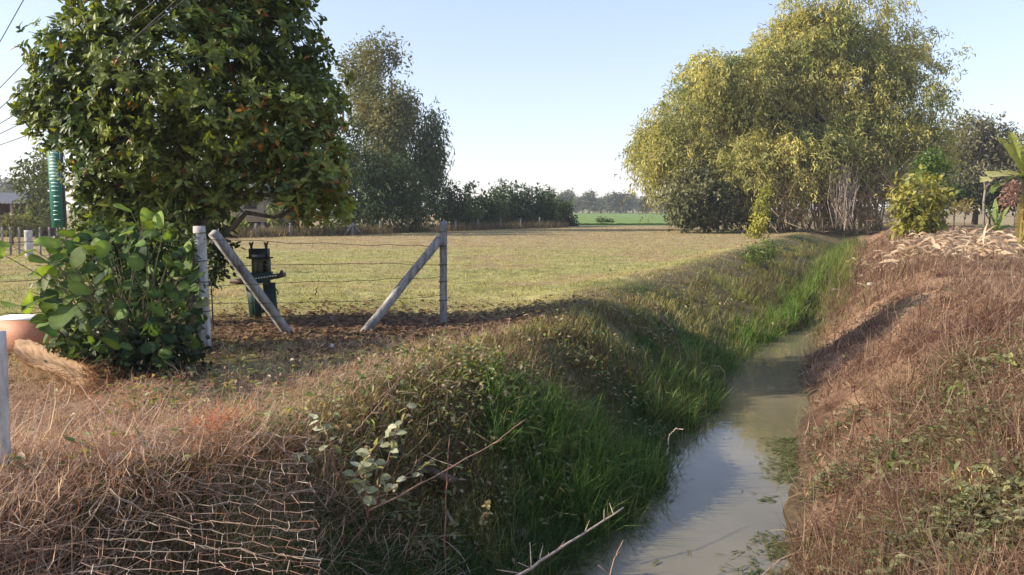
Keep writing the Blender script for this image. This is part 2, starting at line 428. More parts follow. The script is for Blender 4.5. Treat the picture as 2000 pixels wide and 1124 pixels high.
mb = MB(); blades(mb, pts(x, y, -.02), .30 * tall * R.uniform(.5, 1.3, n), R.uniform(.003, .009, n), R.uniform(0, 6.3, n), R.uniform(.1, 1.3, n), R.uniform(-.3, 1.1, n), col)
# loose stalks and dead vines lying every way over it
q = np.concatenate([R.choice(n, 22000), R.choice(np.nonzero(y < 5.2)[0], 9000)]); lx, ly = x[q] + R.normal(size=len(q)) * .1, y[q] + R.normal(size=len(q)) * .1; m_ = len(q)
lc = np.clip(mixc(mixc((.28, .15, .09), (.78, .62, .45), R.random(m_)), (.42, .17, .07), (R.random(m_) < .12) * .9), .01, .8)
blades(mb, pts(lx, ly, .02 + .22 * tall[q] * R.random(m_)), R.uniform(.12, .5, m_) * np.clip(tall[q] + .3, .3, 1), R.uniform(.003, .007, m_), R.uniform(0, 6.3, m_), R.uniform(.9, 1.7, m_), R.uniform(-.5, .5, m_), lc)
tag(mb.build('dry_grass', M_DRY), 'tangled reddish brown dry grass filling the lower left foreground', 'dry grass', kind='stuff')

# left bank of the ditch
x, y = wedge(26000, 3.4, 46, 1.35, .6); s = ditch_s(x, y); hw = ditch_w(y)
k = ((s < -hw * .80) | ((y > 15.6) & (s < hw + .45))) & (s > -3.9 + .5 * R.normal(size=len(s))); x, y, s, hw = x[k], y[k], s[k], hw[k]
lush = np.exp(-((s + hw) / .75) ** 2)
x, y = tuft(x, y, 12, .07); s = np.repeat(s, 12); hw = np.repeat(hw, 12); lush = np.repeat(lush, 12); n = len(x)
n1 = fbm(x * .9, y * .9, 41); n2 = fbm(x * .35, y * .35, 42)
straw = ss((n1 - .30) * 3.2 + .3 * R.normal(size=n) - lush * .9 + ss((y - 10) / 6) * .35 + ss((-s - 2.4) / .8) * .5)
col = mixc((.065, .12, .035), (.38, .32, .15), np.clip(straw, 0, 1))
col = mixc(col, mixc((.09, .15, .03), (.30, .30, .09), R.random(n)), ss((y - 13) / 5) * .75)
col = mixc(col, (.10, .20, .03), lush * .6 * (R.random(n) < .5) * ss((y - 8) / 5))
col = mixc(col, (.15, .10, .065), ((fbm(x * .8, y * .8, 45) < .52) & (R.random(n) < .7) & (lush < .5)) * .85)
col = np.clip(col * (1 + .25 * R.normal(size=(n, 1))), .01, .7)
hh = (.13 + .15 * lush + .16 * n1 * n1 + .22 * ss((y - 16) / 5) * ss((s + 2.2) / 1)) * R.uniform(.5, 1.25, n) * (1 - .7 * ss((-s - 2.2) / .8)) * (1 + .012 * y)
mb = MB(); blades(mb, pts(x, y, -.02), hh, R.uniform(.004, .009, n) * (1 + y * .06), R.uniform(0, 6.3, n), R.uniform(.05, .7, n), R.uniform(.1, .6, n), col)
tag(mb.build('bank_grass', M_GRASS), 'green and straw coloured grass growing down the left bank of the ditch', 'grass', kind='stuff')

# small leafy weeds among the bank grass
P_ = []
for (px, py, cnt, sp) in [(900, 720, 260, .35), (960, 740, 260, .35), (1010, 780, 240, .35), (880, 800, 200, .3), (1060, 840, 200, .3), (1130, 700, 220, .5), (1250, 640, 200, .6), (1380, 600, 200, .8), (980, 860, 160, .25), (1180, 780, 180, .35), (1120, 920, 160, .25), (820, 740, 160, .3), (330, 800, 300, .2), (500, 770, 160, .25), (620, 840, 260, .25), (700, 900, 260, .25), (560, 880, 160, .2), (820, 980, 240, .25), (240, 900, 120, .25), (900, 1050, 200, .2)]:
    h_ = hit(px, py); P_.append(np.c_[h_[0] + R.normal(size=cnt) * sp, h_[1] + R.normal(size=cnt) * sp])
P_ = np.concatenate(P_)[::4]; x, y = P_[:, 0] + .25 * R.normal(size=len(P_)), P_[:, 1] + .25 * R.normal(size=len(P_)); k = ditch_s(x, y) < -ditch_w(y); x, y = tuft(x[k], y[k], 5, .05); n = len(x); az = R.uniform(0, 6.3, n)
col = np.clip(mixc((.08, .13, .035), (.26, .30, .09), R.random(n)) * (1 + .2 * R.normal(size=(n, 1))), .01, .6); col = mixc(col, (.40, .30, .19), (R.random(n) < .35) * .9)
mb = MB(); leaves(mb, pts(x, y, R.uniform(.03, .24, n)), np.c_[np.cos(az), np.sin(az), R.normal(size=n) * .5], np.c_[R.normal(size=(n, 2)) * .6, np.ones(n)], R.uniform(.025, .07, n) * (1 + .02 * y), R.uniform(.012, .03, n) * (1 + .02 * y), col, droop=.2, fold=.2)
tag(mb.build('bank_weeds', M_LEAF), 'small leafy green weeds mixed into the left bank grass', 'weeds', kind='stuff')

# lush long grass at the water's edge
cl = []
for (px, py, cnt, sp) in [(1090, 880, 26, .28), (1150, 850, 26, .28), (1200, 930, 26, .3), (1120, 960, 18, .25), (1240, 980, 16, .22), (1270, 900, 18, .2), (1330, 800, 20, .25), (1060, 800, 18, .3), (1560, 600, 30, .5), (1520, 640, 30, .5), (1440, 720, 24, .4), (1380, 760, 24, .35), (1600, 560, 30, .6)]:
    h_ = hit(px, py + 40); cl.append(np.c_[h_[0] + R.normal(size=cnt) * sp, h_[1] + R.normal(size=cnt) * sp, np.full(cnt, h_[1])])
cl = np.concatenate(cl); x, y = tuft(cl[:, 0], cl[:, 1], 34, .045); n = len(x)
s = ditch_s(x, y); k = s < -ditch_w(y) * .7; x, y = x[k], y[k]; n = len(x)
col = np.clip(mixc((.055, .13, .028), (.19, .30, .07), R.random(n)) * (1 + .2 * R.normal(size=(n, 1))), .01, .6)
col = mixc(col, (.34, .30, .14), (R.random(n) < .1) * .9)
mb = MB(); blades(mb, pts(x, y, -.03), R.uniform(.18, .55, n), R.uniform(.006, .012, n) * (1 + y * .03), R.uniform(0, 6.3, n), R.uniform(.02, .7, n), R.uniform(.05, .8, n), col)
tag(mb.build('water_edge_grass', M_GRASS), 'lush bright green long grass clumps at the water edge', 'grass', kind='stuff')

# right bank
x, y = wedge(26000, 3.2, 46, 1.3, .6); s = ditch_s(x, y); hw = ditch_w(y)
pile = (s > 3.2) & (y > 16) & (y < 29) & (R.random(len(s)) < .75)
bare = fbm(x * 1.3, y * 1.3, 55) < .39
k = (s > hw * 1.02) & (s < 9) & ~pile & ~(bare & (R.random(len(s)) < .85)) & (R.random(len(s)) < 1 - .6 * ss((s - 5) / 3)); x, y = x[k], y[k]; x, y = tuft(x, y, 9, .10); s = ditch_s(x, y); n = len(x)
n1 = fbm(x * 1.6, y * 1.6, 51); n2 = fbm(x * .9, y * .9, 52); n3 = fbm(x * 2, y * 2, 53)
col = mixc((.15, .075, .048), (.43, .30, .18), ss((n1 - .36) * 3 + .35 * R.normal(size=n)))
col = mixc(col, (.15, .07, .055), ss((n2 - .5) * 7) * .7)
g = (fbm(x * .9, y * .9, 54) > .52) * (R.random(n) < .5); col = mixc(col, (.17, .19, .07), g * .9)
col = np.clip(col * (1 + .3 * R.normal(size=(n, 1))), .01, .7)
mb = MB(); blades(mb, pts(x, y, -.01), R.uniform(.06, .34, n) * (.3 + 1.5 * n3 * n3) * (1 + .015 * y) * (1 + .9 * ss((y - 11) / 4) * ss((3 - s) / 1)), R.uniform(.003, .008, n) * (1 + y * .07), R.uniform(0, 6.3, n), R.uniform(.3, 1.6, n), R.uniform(-.4, 1.1, n), col)
q = R.choice(n, 30000); lx, ly = x[q] + R.normal(size=len(q)) * .1, y[q]; m_ = len(q); k = ditch_s(lx, ly) > ditch_w(ly); lx, ly = lx[k], ly[k]; m_ = len(lx)
blades(mb, pts(lx, ly, R.uniform(.01, .12, m_)), R.uniform(.1, .5, m_), R.uniform(.003, .007, m_) * (1 + ly * .05), R.uniform(0, 6.3, m_), R.uniform(.8, 1.7, m_), R.uniform(-.6, .6, m_), np.clip(mixc((.13, .06, .042), (.58, .42, .28), R.random(m_) ** 1.4), .01, .8))
n = 5200; lx, ly = wedge(n, 3.2, 22, 1.5, .6); k = (ditch_s(lx, ly) > ditch_w(ly) + .1) & (ditch_s(lx, ly) < 8); lx, ly = lx[k], ly[k]; n = len(lx); az = R.uniform(0, 6.3, n)
leaves(mb, pts(lx, ly, R.uniform(.01, .08, n)), np.c_[np.cos(az), np.sin(az), R.normal(size=n) * .4], np.c_[R.normal(size=(n, 2)) * .6, np.ones(n)], R.uniform(.04, .12, n), R.uniform(.02, .05, n), np.clip(mixc((.13, .06, .04), (.50, .36, .24), R.random(n)), .01, .7), .3, .4)
tag(mb.build('bank_dry_grass', M_DRY), 'flattened reddish brown dry grass matted over the right bank', 'dry grass', kind='stuff')

# fallen leaves under the fruit tree
n = 6000; x = R.normal(size=n) * 2.6 - 2.0; y = 10.6 + R.normal(size=n) * 1.25
k = (ditch_s(x, y) < -2.6); x, y = x[k], y[k]; n = len(x); az = R.uniform(0, 6.3, n)
col = np.clip(mixc((.11, .07, .048), (.33, .22, .15), R.random(n) ** 1.3) * (1 + .2 * R.normal(size=(n, 1))), .01, .6)
mb = MB(); leaves(mb, pts(x, y, .025 * R.random(n) + .008), np.c_[np.cos(az), np.sin(az), R.normal(size=n) * .25], np.c_[R.normal(size=(n, 2)) * .3, np.ones(n)], R.uniform(.06, .13, n), R.uniform(.03, .06, n), col, droop=.25, fold=.3)
tag(mb.build('leaf_litter', M_DRY), 'fallen reddish brown leaves carpeting the earth between the two fence posts', 'fallen leaves', kind='stuff')

# low creeping leaves on the right bank
P_ = []
for (px, py, cnt, sp) in [(1900, 1060, 1500, .32), (1800, 1080, 700, .24), (1980, 1000, 800, .28), (1880, 770, 420, .22), (1690, 640, 160, .3), (1700, 900, 280, .3), (1850, 890, 420, .3), (1780, 910, 300, .22), (1640, 850, 160, .2), (1950, 860, 300, .3), (1620, 960, 200, .18), (1990, 700, 260, .5), (1780, 620, 160, .5)]:
    h_ = hit(px, py); P_.append(np.c_[h_[0] + R.normal(size=cnt) * sp, h_[1] + R.normal(size=cnt) * sp])
P_ = np.concatenate(P_); x, y = P_[:, 0], P_[:, 1]; k = ditch_s(x, y) > ditch_w(y) + .02; x, y = x[k], y[k]; n = len(x); az = R.uniform(0, 6.3, n)
col = np.clip(mixc((.10, .12, .05), (.27, .27, .13), R.random(n)) * (1 + .2 * R.normal(size=(n, 1))), .01, .6)
mb = MB(); leaves(mb, pts(x, y, R.uniform(.04, .2, n)), np.c_[np.cos(az), np.sin(az), R.normal(size=n) * .3], np.c_[R.normal(size=(n, 2)) * .5, np.ones(n)], R.uniform(.025, .085, n), R.uniform(.012, .045, n), col, droop=.2, fold=.2)
tag(mb.build('creeping_leaves', M_LEAF), 'low grey green creeping leaves spread over the lower right bank', 'ground cover', kind='stuff')

# floating weed along the right edge of the water
n = 1500; y = R.uniform(4.6, 8.6, n); hw = ditch_w(y); s = hw * (1.0 - np.abs(R.normal(size=n)) * .22); x = ditch_x(y) + s / .905
nl = 420; y2 = R.uniform(4.8, 8.2, nl); x2 = ditch_x(y2) - ditch_w(y2) * (1 - np.abs(R.normal(size=nl)) * .14) / .905
x3 = R.uniform(-.6, .6, 60); y3 = R.uniform(4.8, 13, 60); x3 = ditch_x(y3) + x3 * ditch_w(y3) * 1.3
x = np.r_[x, x2, x3]; y = np.r_[y, y2, y3]; k = fbm(x * 2.2, y * 2.2, 61) > .46; x, y = x[k], y[k]; n = len(x); az = R.uniform(0, 6.3, n)
col = np.clip(mixc((.08, .10, .035), (.19, .21, .07), R.random(n)), .01, .6)
mb = MB(); leaves(mb, np.c_[x, y, np.full(n, WATER + .006) + .012 * R.random(n)], np.c_[np.cos(az), np.sin(az), np.zeros(n)], np.c_[R.normal(size=(n, 2)) * .12, np.ones(n)], R.uniform(.03, .11, n), R.uniform(.008, .025, n), col, droop=.02, fold=.02)
tag(mb.build('water_weed', M_GRASS), 'thin green weed floating along the edges of the ditch water', 'water weed', kind='stuff')

# dry banana leaves heaped on the right berm
n = 420; P_ = []
for (px, py, cnt, sx, sy) in [(1900, 478, 150, 1.5, 1.5), (1960, 465, 90, 1.0, 1.5), (1850, 500, 90, .9, .9), (1960, 505, 50, 1.0, .8)]:
    h_ = hit(px, py); P_.append(np.c_[h_[0] + R.normal(size=cnt * 2) * sx, h_[1] + R.normal(size=cnt * 2) * sy])
P_ = np.concatenate(P_); x, y = P_[:, 0], P_[:, 1]; n = len(x); az = R.uniform(0, 6.3, n)
col = np.clip(mixc((.36, .21, .12), (.80, .66, .46), R.random(n) ** .7), .01, .8)
mb = MB(); leaves(mb, pts(x, y, R.uniform(.08, .38, n)), np.c_[np.cos(az), np.sin(az), R.normal(size=n) * .35], np.c_[R.normal(size=(n, 2)) * .6, np.ones(n)], R.uniform(.12, .5, n) * (1 + .6 * (R.random(n) < .1)), R.uniform(.03, .13, n), col, droop=.12, fold=.4)
tag(mb.build('dry_banana_leaves', M_DRY), 'pale straw coloured dry banana leaves heaped on the right berm', 'dry leaves', kind='stuff')

# ------------------------------------------------------------------ trees
def branches(mb, base, tips, r0, r1, col, wob=.12, n=6, seg=7):
    for tp in tips:
        tp = np.asarray(tp, float); u = np.linspace(0, 1, seg); L_ = np.linalg.norm(tp - base)
        mid = base * .45 + tp * .55; mid[2] += .06 * L_; mid[:2] = base[:2] * .7 + tp[:2] * .3
        p_ = ((1 - u) ** 2)[:, None] * base + (2 * u * (1 - u))[:, None] * mid + (u ** 2)[:, None] * tp
        p_[1:-1] += R.normal(size=(seg - 2, 3)) * wob * L_ * .12
        mb.tube(p_, r0 + (r1 - r0) * u, n, col)
def clusters(lobes, dens):
    """points spread through ellipsoid lobes, mostly towards their skin, in uneven clumps"""
    out_ = []; nrm = []
    for (c, r, wt) in lobes:
        n = max(4, int(dens * wt * (r[0] * r[2] + r[0] * r[1] + r[1] * r[2]) / 3 * 4))
        d = unit(R.normal(size=(n, 3))); q = R.random(n) ** .38
        rr = q * (1 + .16 * (vn(d[:, 0] * 3 + c[0], d[:, 2] * 3 + c[2] + d[:, 1] * 2, 3) - .5) * 2)
        out_.append(np.asarray(c) + d * rr[:, None] * np.asarray(r)); nrm.append(d)
    return np.concatenate(out_), np.concatenate(nrm)
def lobe_px(px, py, rpx, rpy, D, dep=None, wt=1.0):
    c = at(px, py, D); k = D / FPX
    return (c, (rpx * k, (dep if dep else (rpx + rpy) / 2 * k), rpy * k), wt)
def foliage(mb, lobes, dens, per, spread, L0, W0, cols, droop=.2, down=.3, out=.6, simple=True, ncl=.6, aj=.22, cut=0.0, fold=.12, plume=0.0):
    P_, D_ = clusters(lobes, dens)
    if cut > 0:
        q = (vn(P_[:, 0] * ncl * 1.7, P_[:, 2] * ncl * 1.7 + P_[:, 1], 7)); P_, D_ = P_[q > cut], D_[q > cut]
    tone = np.clip(vn(P_[:, 0] * ncl + P_[:, 1] * ncl * .6, P_[:, 2] * ncl, 5) * 1.1 + .25 * R.normal(size=len(P_)), 0, 1)
    P2 = np.repeat(P_, per, 0); D2 = np.repeat(D_, per, 0); T2 = np.repeat(tone, per); n = len(P2)
    if plume > 0:
        hd = unit(D_ * np.array([1, 1, .7]) + R.normal(size=D_.shape) * .45 + np.array([0, 0, .25])); H2 = np.repeat(hd, per, 0); tt = R.random(n)[:, None]
        P2 = P2 + plume * (H2 * tt - np.array([0, 0, .75]) * tt ** 2)
    P2 = P2 + R.normal(size=(n, 3)) * spread
    d = unit(D2 * out + R.normal(size=(n, 3)) * .75 - np.array([0, 0, down]))
    nr = unit(R.normal(size=(n, 3)) * .7 + np.array([0, 0, 1.]) + D2 * .5)
    c = mixc(cols[0], cols[1], T2)
    if len(cols) > 2: c = np.where((R.random(n) < cols[3])[:, None], np.asarray(cols[2]), c)
    c = np.clip(c * (1 + aj * R.normal(size=(n, 1))), .006, .8)
    leaves(mb, P2, d, nr, L0 * R.uniform(.65, 1.25, n), W0 * R.uniform(.7, 1.25, n), c, droop, fold, simple)

# --- the fruit tree at the left
TD = 11.0; tb = gr(372, TD)
tree = thing('jackfruit_tree', tb, 'large glossy dark green tree with orange withered leaves behind the left fence post', 'tree')
lobes = [lobe_px(*q, TD) for q in [(370, 150, 230, 190), (180, 130, 110, 110), (165, 230, 110, 90), (260, 320, 130, 110), (420, 280, 150, 100), (560, 240, 110, 120), (600, 340, 100, 85), (520, 90, 110, 110), (400, -40, 190, 110), (230, -10, 120, 100), (545, -10, 70, 60), (220, 400, 75, 55), (610, 180, 70, 100), (300, 420, 70, 50), (440, 355, 110, 40), (620, 400, 75, 45), (210, 330, 70, 65), (85, 205, 50, 40), (190, 425, 58, 36), (250, 435, 85, 40), (310, 380, 80, 45), (330, 445, 75, 35), (410, 400, 70, 38), (330, 400, 80, 45), (95, 205, 58, 65)]]
mb = MB()
P_, D_ = clusters(lobes, 125)
q = vn(P_[:, 0] * 1.6 + 3, P_[:, 2] * 1.6 + P_[:, 1] * .8, 17); P_, D_ = P_[q > .18], D_[q > .18]
per = 9; n = len(P_)
up = unit(D_ * .8 + np.array([0, 0, .5]) + R.normal(size=(n, 3)) * .35)
tone = np.clip(R.random(n) * .7 + .5 * (vn(P_[:, 0] * 1.2, P_[:, 2] * 1.2, 23) - .4), 0, 1)
P2 = np.repeat(P_, per, 0); U2 = np.repeat(up, per, 0); T2 = np.repeat(tone, per); n = len(P2)
th = np.tile(np.arange(per) * 2.4, len(P_)) + R.random(n)
a_ = unit(np.cross(U2, np.array([.3, .5, .81]))); b_ = np.cross(U2, a_)
d = unit(U2 * R.uniform(.15, .9, n)[:, None] + a_ * np.cos(th)[:, None] + b_ * np.sin(th)[:, None] - np.array([0, 0, .15]))
c = mixc((.048, .092, .022), (.28, .33, .065), T2 ** 1.1); c = np.clip(c * (1 + .25 * R.normal(size=(n, 1))), .006, .5)
oldn = vn(P2[:, 0] * 2.2, P2[:, 2] * 2.2 + P2[:, 1], 31) > .62
old = (R.random(n) < .006 + .02 * oldn + (.10 + .5 * oldn) * ss((P2[:, 0] + 4.0) / 2) * ss((3.5 - P2[:, 2]) / 1.4))
c[old] = mixc((.36, .12, .035), (.50, .28, .07), R.random(old.sum()))
leaves(mb, P2 + R.normal(size=(n, 3)) * .02, d, unit(U2 + R.normal(size=(n, 3)) * .3), R.uniform(.075, .155, n), R.uniform(.035, .066, n), c, .18, .10, False)
mb.build('crown', M_LEAF, tree)
mb = MB(); fork = tb + np.array([.05, 0, 1.1])
mb.tube([tb - [0, 0, .15], tb + [.02, 0, .4], tb + [-.02, .02, .8], fork], [.17, .14, .125, .12], 10)
tips = [l[0] for l in lobes]
branches(mb, fork, tips, .075, .012, (.5, .5, .5), .3, 6, 8)
sub = P_[R.choice(len(P_), 130, replace=False)]
for q in sub:
    j = int(np.argmin([np.linalg.norm(q - l[0]) for l in lobes])); branches(mb, tips[j] * .7 + fork * .3, [q], .018, .005, (.5, .5, .5), .2, 4, 4)
mb.build('trunk', M_BARK, tree, smooth=True)

def tree_at(name, label, cat, D, px, lobes_px, cols, dens, per, spread, L0, W0, trunk_r, m_leaf=M_FAR, bark=M_BARK, group=None, down=.3, cut=.0, ncl=.6, droop=.2, out=.6, fork_h=.25, part='crown', simple=True, nb=None):
    b = gr(px, D); o = thing(name, b, label, cat, group)
    lb = [lobe_px(*(list(q[:4]) + [D + (R.normal() * .6 if D > 20 else 0)]), wt=(q[4] if len(q) > 4 else 1)) for q in lobes_px]
    mb = MB(); foliage(mb, lb, dens, per, spread, L0, W0, cols, droop, down, out, simple, ncl, cut=cut); mb.build(part, m_leaf, o)
    top = max(l[0][2] for l in lb); f = b + np.array([0, 0, fork_h * (top - b[2])])
    mb = MB(); mb.tube([b - [0, 0, .2], b * .6 + f * .4 + R.normal(size=3) * trunk_r * .4, f], [trunk_r * 1.25, trunk_r, trunk_r * .85], 8)
    branches(mb, f, [l[0] + np.array([0, 0, .3 * l[1][2]]) for l in lb], trunk_r * .6, trunk_r * .12, (.5, .5, .5), .35, 5, 7)
    mb.build('trunk', bark, o, smooth=True)
    return o

DK = ((.018, .045, .018), (.07, .115, .04))
tree_at('tall_tree', 'tall sparse brownish olive tree rising highest beyond the far fence', 'tree', 60, 735,
        [(700, 150, 35, 55), (735, 110, 40, 35), (775, 130, 28, 45), (740, 190, 40, 40), (765, 240, 45, 50), (715, 230, 30, 40), (740, 310, 55, 60), (790, 210, 25, 35)],
        ((.10, .125, .05), (.25, .235, .09)), 17, 10, .32, .36, .14, .22, cut=.30, ncl=.5, nb=3)
tree_at('weeping_tree', 'dark green drooping tree on the right end of the tall group beyond the fence', 'tree', 62, 815,
        [(820, 230, 38, 40), (840, 250, 26, 25), (815, 300, 50, 60), (840, 320, 28, 50), (800, 370, 55, 60), (845, 290, 22, 60), (790, 250, 26, 40), (850, 350, 16, 40)],
        ((.045, .08, .03), (.14, .18, .07)), 12, 10, .4, .42, .11, .2, down=1.3, cut=.34, ncl=.6)
tree_at('leafy_tree', 'dark leafy tree standing low in front of the tall sparse tree', 'tree', 56, 730,
        [(720, 380, 60, 60), (760, 400, 60, 50), (690, 420, 50, 40), (700, 330, 40, 50), (770, 350, 50, 50), (820, 410, 40, 40)], DK, 10, 10, .3, .34, .16, .2, cut=.12)
tree_at('shade_tree', 'dark tree half hidden behind the right side of the fruit tree', 'tree', 50, 640,
        [(600, 380, 60, 50), (650, 350, 50, 70), (560, 370, 50, 40), (660, 280, 40, 60), (420, 340, 40, 40)], DK, 9, 10, .3, .34, .16, .2, cut=.12)
# low dark bushes along the far fence
for (px, D, lb, lab) in [
    (880, 66, [(880, 400, 38, 36), (900, 425, 34, 24)], 'dark bush at the left end of the hedge row, under the drooping tree'),
    (930, 69, [(925, 405, 34, 28), (945, 425, 34, 22)], 'dark bush in the hedge row below the stray leafy shoot'),
    (985, 72, [(985, 395, 40, 36), (960, 410, 30, 30), (1000, 425, 36, 22)], 'tallest dark bush in the middle of the hedge row'),
    (1030, 75, [(1030, 400, 32, 34), (1040, 425, 30, 22)], 'dark bush right of the tallest in the hedge row'),
    (1066, 77, [(1066, 400, 20, 30), (1062, 425, 26, 20)], 'dark rounded bush at the right end of the hedge row')]:
    tree_at('hedge_bush', lab, 'bush', D, px, lb, ((.022, .05, .022), (.075, .125, .05)), 13, 10, .25, .40, .17, .08, group='dark bushes in the hedge row', cut=.08, fork_h=.15)
tree_at('leafy_shoot', 'stray leafy shoot sticking up above the hedge row', 'plant', 68, 918, [(912, 365, 8, 5), (922, 360, 8, 6), (916, 372, 7, 6)], ((.02, .04, .02), (.05, .08, .04)), 14, 7, .12, .35, .15, .05, fork_h=.75)
tree_at('roadside_bush', 'lighter green bush at the edge of the green rice field', 'bush', 80, 1085, [(1092, 420, 26, 18), (1100, 402, 18, 14), (1075, 432, 22, 14)], ((.05, .085, .03), (.12, .16, .055)), 13, 9, .25, .4, .2, .07, fork_h=.2)
tree_at('clipped_bush', 'small dark box shaped bush beside the green rice field', 'bush', 79, 1115, [(1117, 432, 11, 10), (1108, 433, 9, 9)], ((.012, .035, .016), (.035, .07, .03)), 30, 9, .15, .3, .15, .05, fork_h=.2)
tree_at('low_bush', 'tiny lone bush out in the bright green rice', 'bush', 92, 1182, [(1178, 433, 12, 6), (1190, 435, 9, 4)], ((.05, .08, .03), (.09, .12, .04)), 26, 8, .15, .3, .15, .04, fork_h=.2)

# tree line across the rice field, haze greyness put into its leaf colours
protos = []
for k in range(4):
    b = np.array([0., 0, 0]); mbc = MB(); hh = R.uniform(6, 9); rr = R.uniform(2.6, 4)
    lb = [(np.array([R.normal() * rr * .45, R.normal() * rr * .4, hh * R.uniform(.35, .85)]), (rr * R.uniform(.5, .8), rr * .7, hh * R.uniform(.18, .3)), 1) for _ in range(6)]
    foliage(mbc, lb, 2.6, 8, .5, .95, .5, ((.09, .115, .07), (.17, .185, .11)), .2, .2, .5, True, .35, cut=.15)
    me_c = mbc; protos.append((mbc, hh))
pm = []
for k, (mbc, hh) in enumerate(protos):
    o = thing('distant_tree', (0, 0, 0), 'distant hazy grey green tree in the line beyond the rice field', 'tree', 'trees in the distant line')
    cr_ = mbc.build('crown', M_FAR, o); mb = MB(); mb.tube([(0, 0, -.3), (.1, 0, hh * .3), (0, .1, hh * .6)], [.3, .24, .1], 6); tr_ = mb.build('trunk', M_BARK, o)
    pm.append((o, cr_, tr_))
k = 0
for px in list(range(1070, 1330, 11)) + [1815, 1960, 1990, 30, 70, 0]:
    D = R.uniform(300, 400) if 1000 < px < 1400 else R.uniform(180, 240)
    src = pm[k % 4]; x_ = (px + R.normal() * 3 - 1000) / FPX * D; rz = R.uniform(0, 6.3); sc = R.uniform(.7, 1.15)
    if k < 4: o = src[0]
    else:
        o = src[0].copy(); C.objects.link(o)
        for ch in src[1:]:
            c_ = ch.copy(); C.objects.link(c_); c_.parent = o
    o.location = (x_, D, 0); o.rotation_euler = (0, 0, rz); o.scale = (sc * 1.2, sc * 1.2, sc); k += 1

# --- bamboo
BD = 60.0; bb = gr(1600, BD)
bam = thing('bamboo_clump', bb, 'huge yellow green bamboo clump arching over the far end of the ditch', 'bamboo')
LB = [(1330, 300, 75, 65), (1290, 290, 45, 45), (1420, 250, 110, 95), (1450, 165, 85, 55), (1380, 150, 40, 35), (1570, 190, 140, 110), (1590, 100, 110, 60), (1665, 165, 95, 95), (1640, 290, 135, 75), (1550, 310, 110, 60), (1755, 280, 45, 55), (1700, 335, 60, 45), (1450, 330, 80, 60), (1600, 60, 60, 35)]
SPR = [(1580, 10, 60, 22, .32), (1690, 30, 75, 55, .30), (1720, 90, 70, 45, .4), (1780, 130, 70, 60, .4), (1770, 210, 60, 60, .5), (1810, 290, 40, 50, .4), (1840, 150, 35, 50, .12), (1825, 215, 35, 40, .18), (1260, 330, 25, 40, .3), (1310, 230, 35, 30, .5), (1640, -10, 60, 20, .3)]
lb = [lobe_px(*q, BD + R.normal() * 1.2, dep=4) for q in LB] + [lobe_px(q[0], q[1], q[2], q[3], BD + R.normal() * 1.5, dep=2.5, wt=q[4]) for q in SPR]
mb = MB(); foliage(mb, lb, 15, 26, .16, .36, .085, ((.21, .255, .09), (.55, .50, .18)), .3, .75, .55, True, .55, aj=.28, cut=.40, plume=1.7)
mb.build('foliage', M_BAMBOO, bam)
mb = MB()
for k in range(110):
    l = lb[R.integers(len(lb))]; b = gr(R.uniform(1490, 1730), BD + R.normal() * 1.5); tp = l[0] + R.normal(size=3) * np.array(l[1]) * .5
    tp[2] = min(tp[2], l[0][2] + l[1][2] * .7)
    u = np.linspace(0, 1, 9); ctrl = np.array([b[0] * .75 + tp[0] * .25, b[1] * .75 + tp[1] * .25, tp[2] * 1.02 + .5])
    p_ = ((1 - u) ** 2)[:, None] * b + (2 * u * (1 - u))[:, None] * ctrl + (u ** 2)[:, None] * tp
    mb.tube(p_, np.linspace(.06, .012, 9), 5, mixc((.20, .19, .06), (.42, .30, .15), R.random()))
mb.build('culms', M_CULM, bam)
mb = MB()
for k in range(1300):
    b = gr(R.uniform(1490, 1760), BD - 2.5 + R.normal() * 1.5); b[2] += R.uniform(0, 3.6) ** 1.1; a_ = R.uniform(0, 6.3); L_ = R.uniform(1.2, 3.2)
    e = b + np.array([math.cos(a_) * L_ * .7, math.sin(a_) * L_ * .5, R.uniform(-.2, 1) * L_]); mid = (b + e) / 2 + R.normal(size=3) * .35
    mb.tube([b, mid, e], [.016, .012, .005], 4, mixc((.26, .15, .08), (.56, .42, .25), R.random()), False)
mb.build('dry_twigs', M_STICK, bam)

tree_at('grey_green_shrub', 'rounded grey green shrub at the left foot of the bamboo', 'shrub', 56, 1375,
        [(1370, 375, 62, 45), (1340, 405, 42, 35), (1400, 400, 50, 42), (1370, 425, 60, 20)], ((.075, .09, .04), (.20, .20, .10)), 16, 9, .28, .40, .2, .1, cut=.12, fork_h=.2)
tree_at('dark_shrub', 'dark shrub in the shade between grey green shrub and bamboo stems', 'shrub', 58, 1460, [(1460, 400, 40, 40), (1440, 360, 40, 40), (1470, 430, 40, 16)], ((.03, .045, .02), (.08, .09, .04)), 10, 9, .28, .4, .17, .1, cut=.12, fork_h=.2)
tree_at('creeper_column', 'narrow yellow green creeper climbing a pole before the bamboo', 'creeper', 45, 1480,
        [(1492, 385, 9, 16), (1486, 410, 11, 18), (1480, 435, 13, 20), (1476, 455, 14, 12)], ((.14, .19, .035), (.36, .34, .06)), 48, 9, .14, .2, .1, .05, cut=.05, fork_h=.8)
tree_at('bank_bush', 'green bush on the left ditch bank below the creeper column', 'bush', 26, 1470,
        [(1475, 485, 32, 20), (1462, 502, 26, 14), (1500, 495, 22, 12)], ((.07, .12, .03), (.16, .20, .05)), 80, 8, .1, .16, .06, .02, m_leaf=M_LEAF, cut=.12, fork_h=.2)
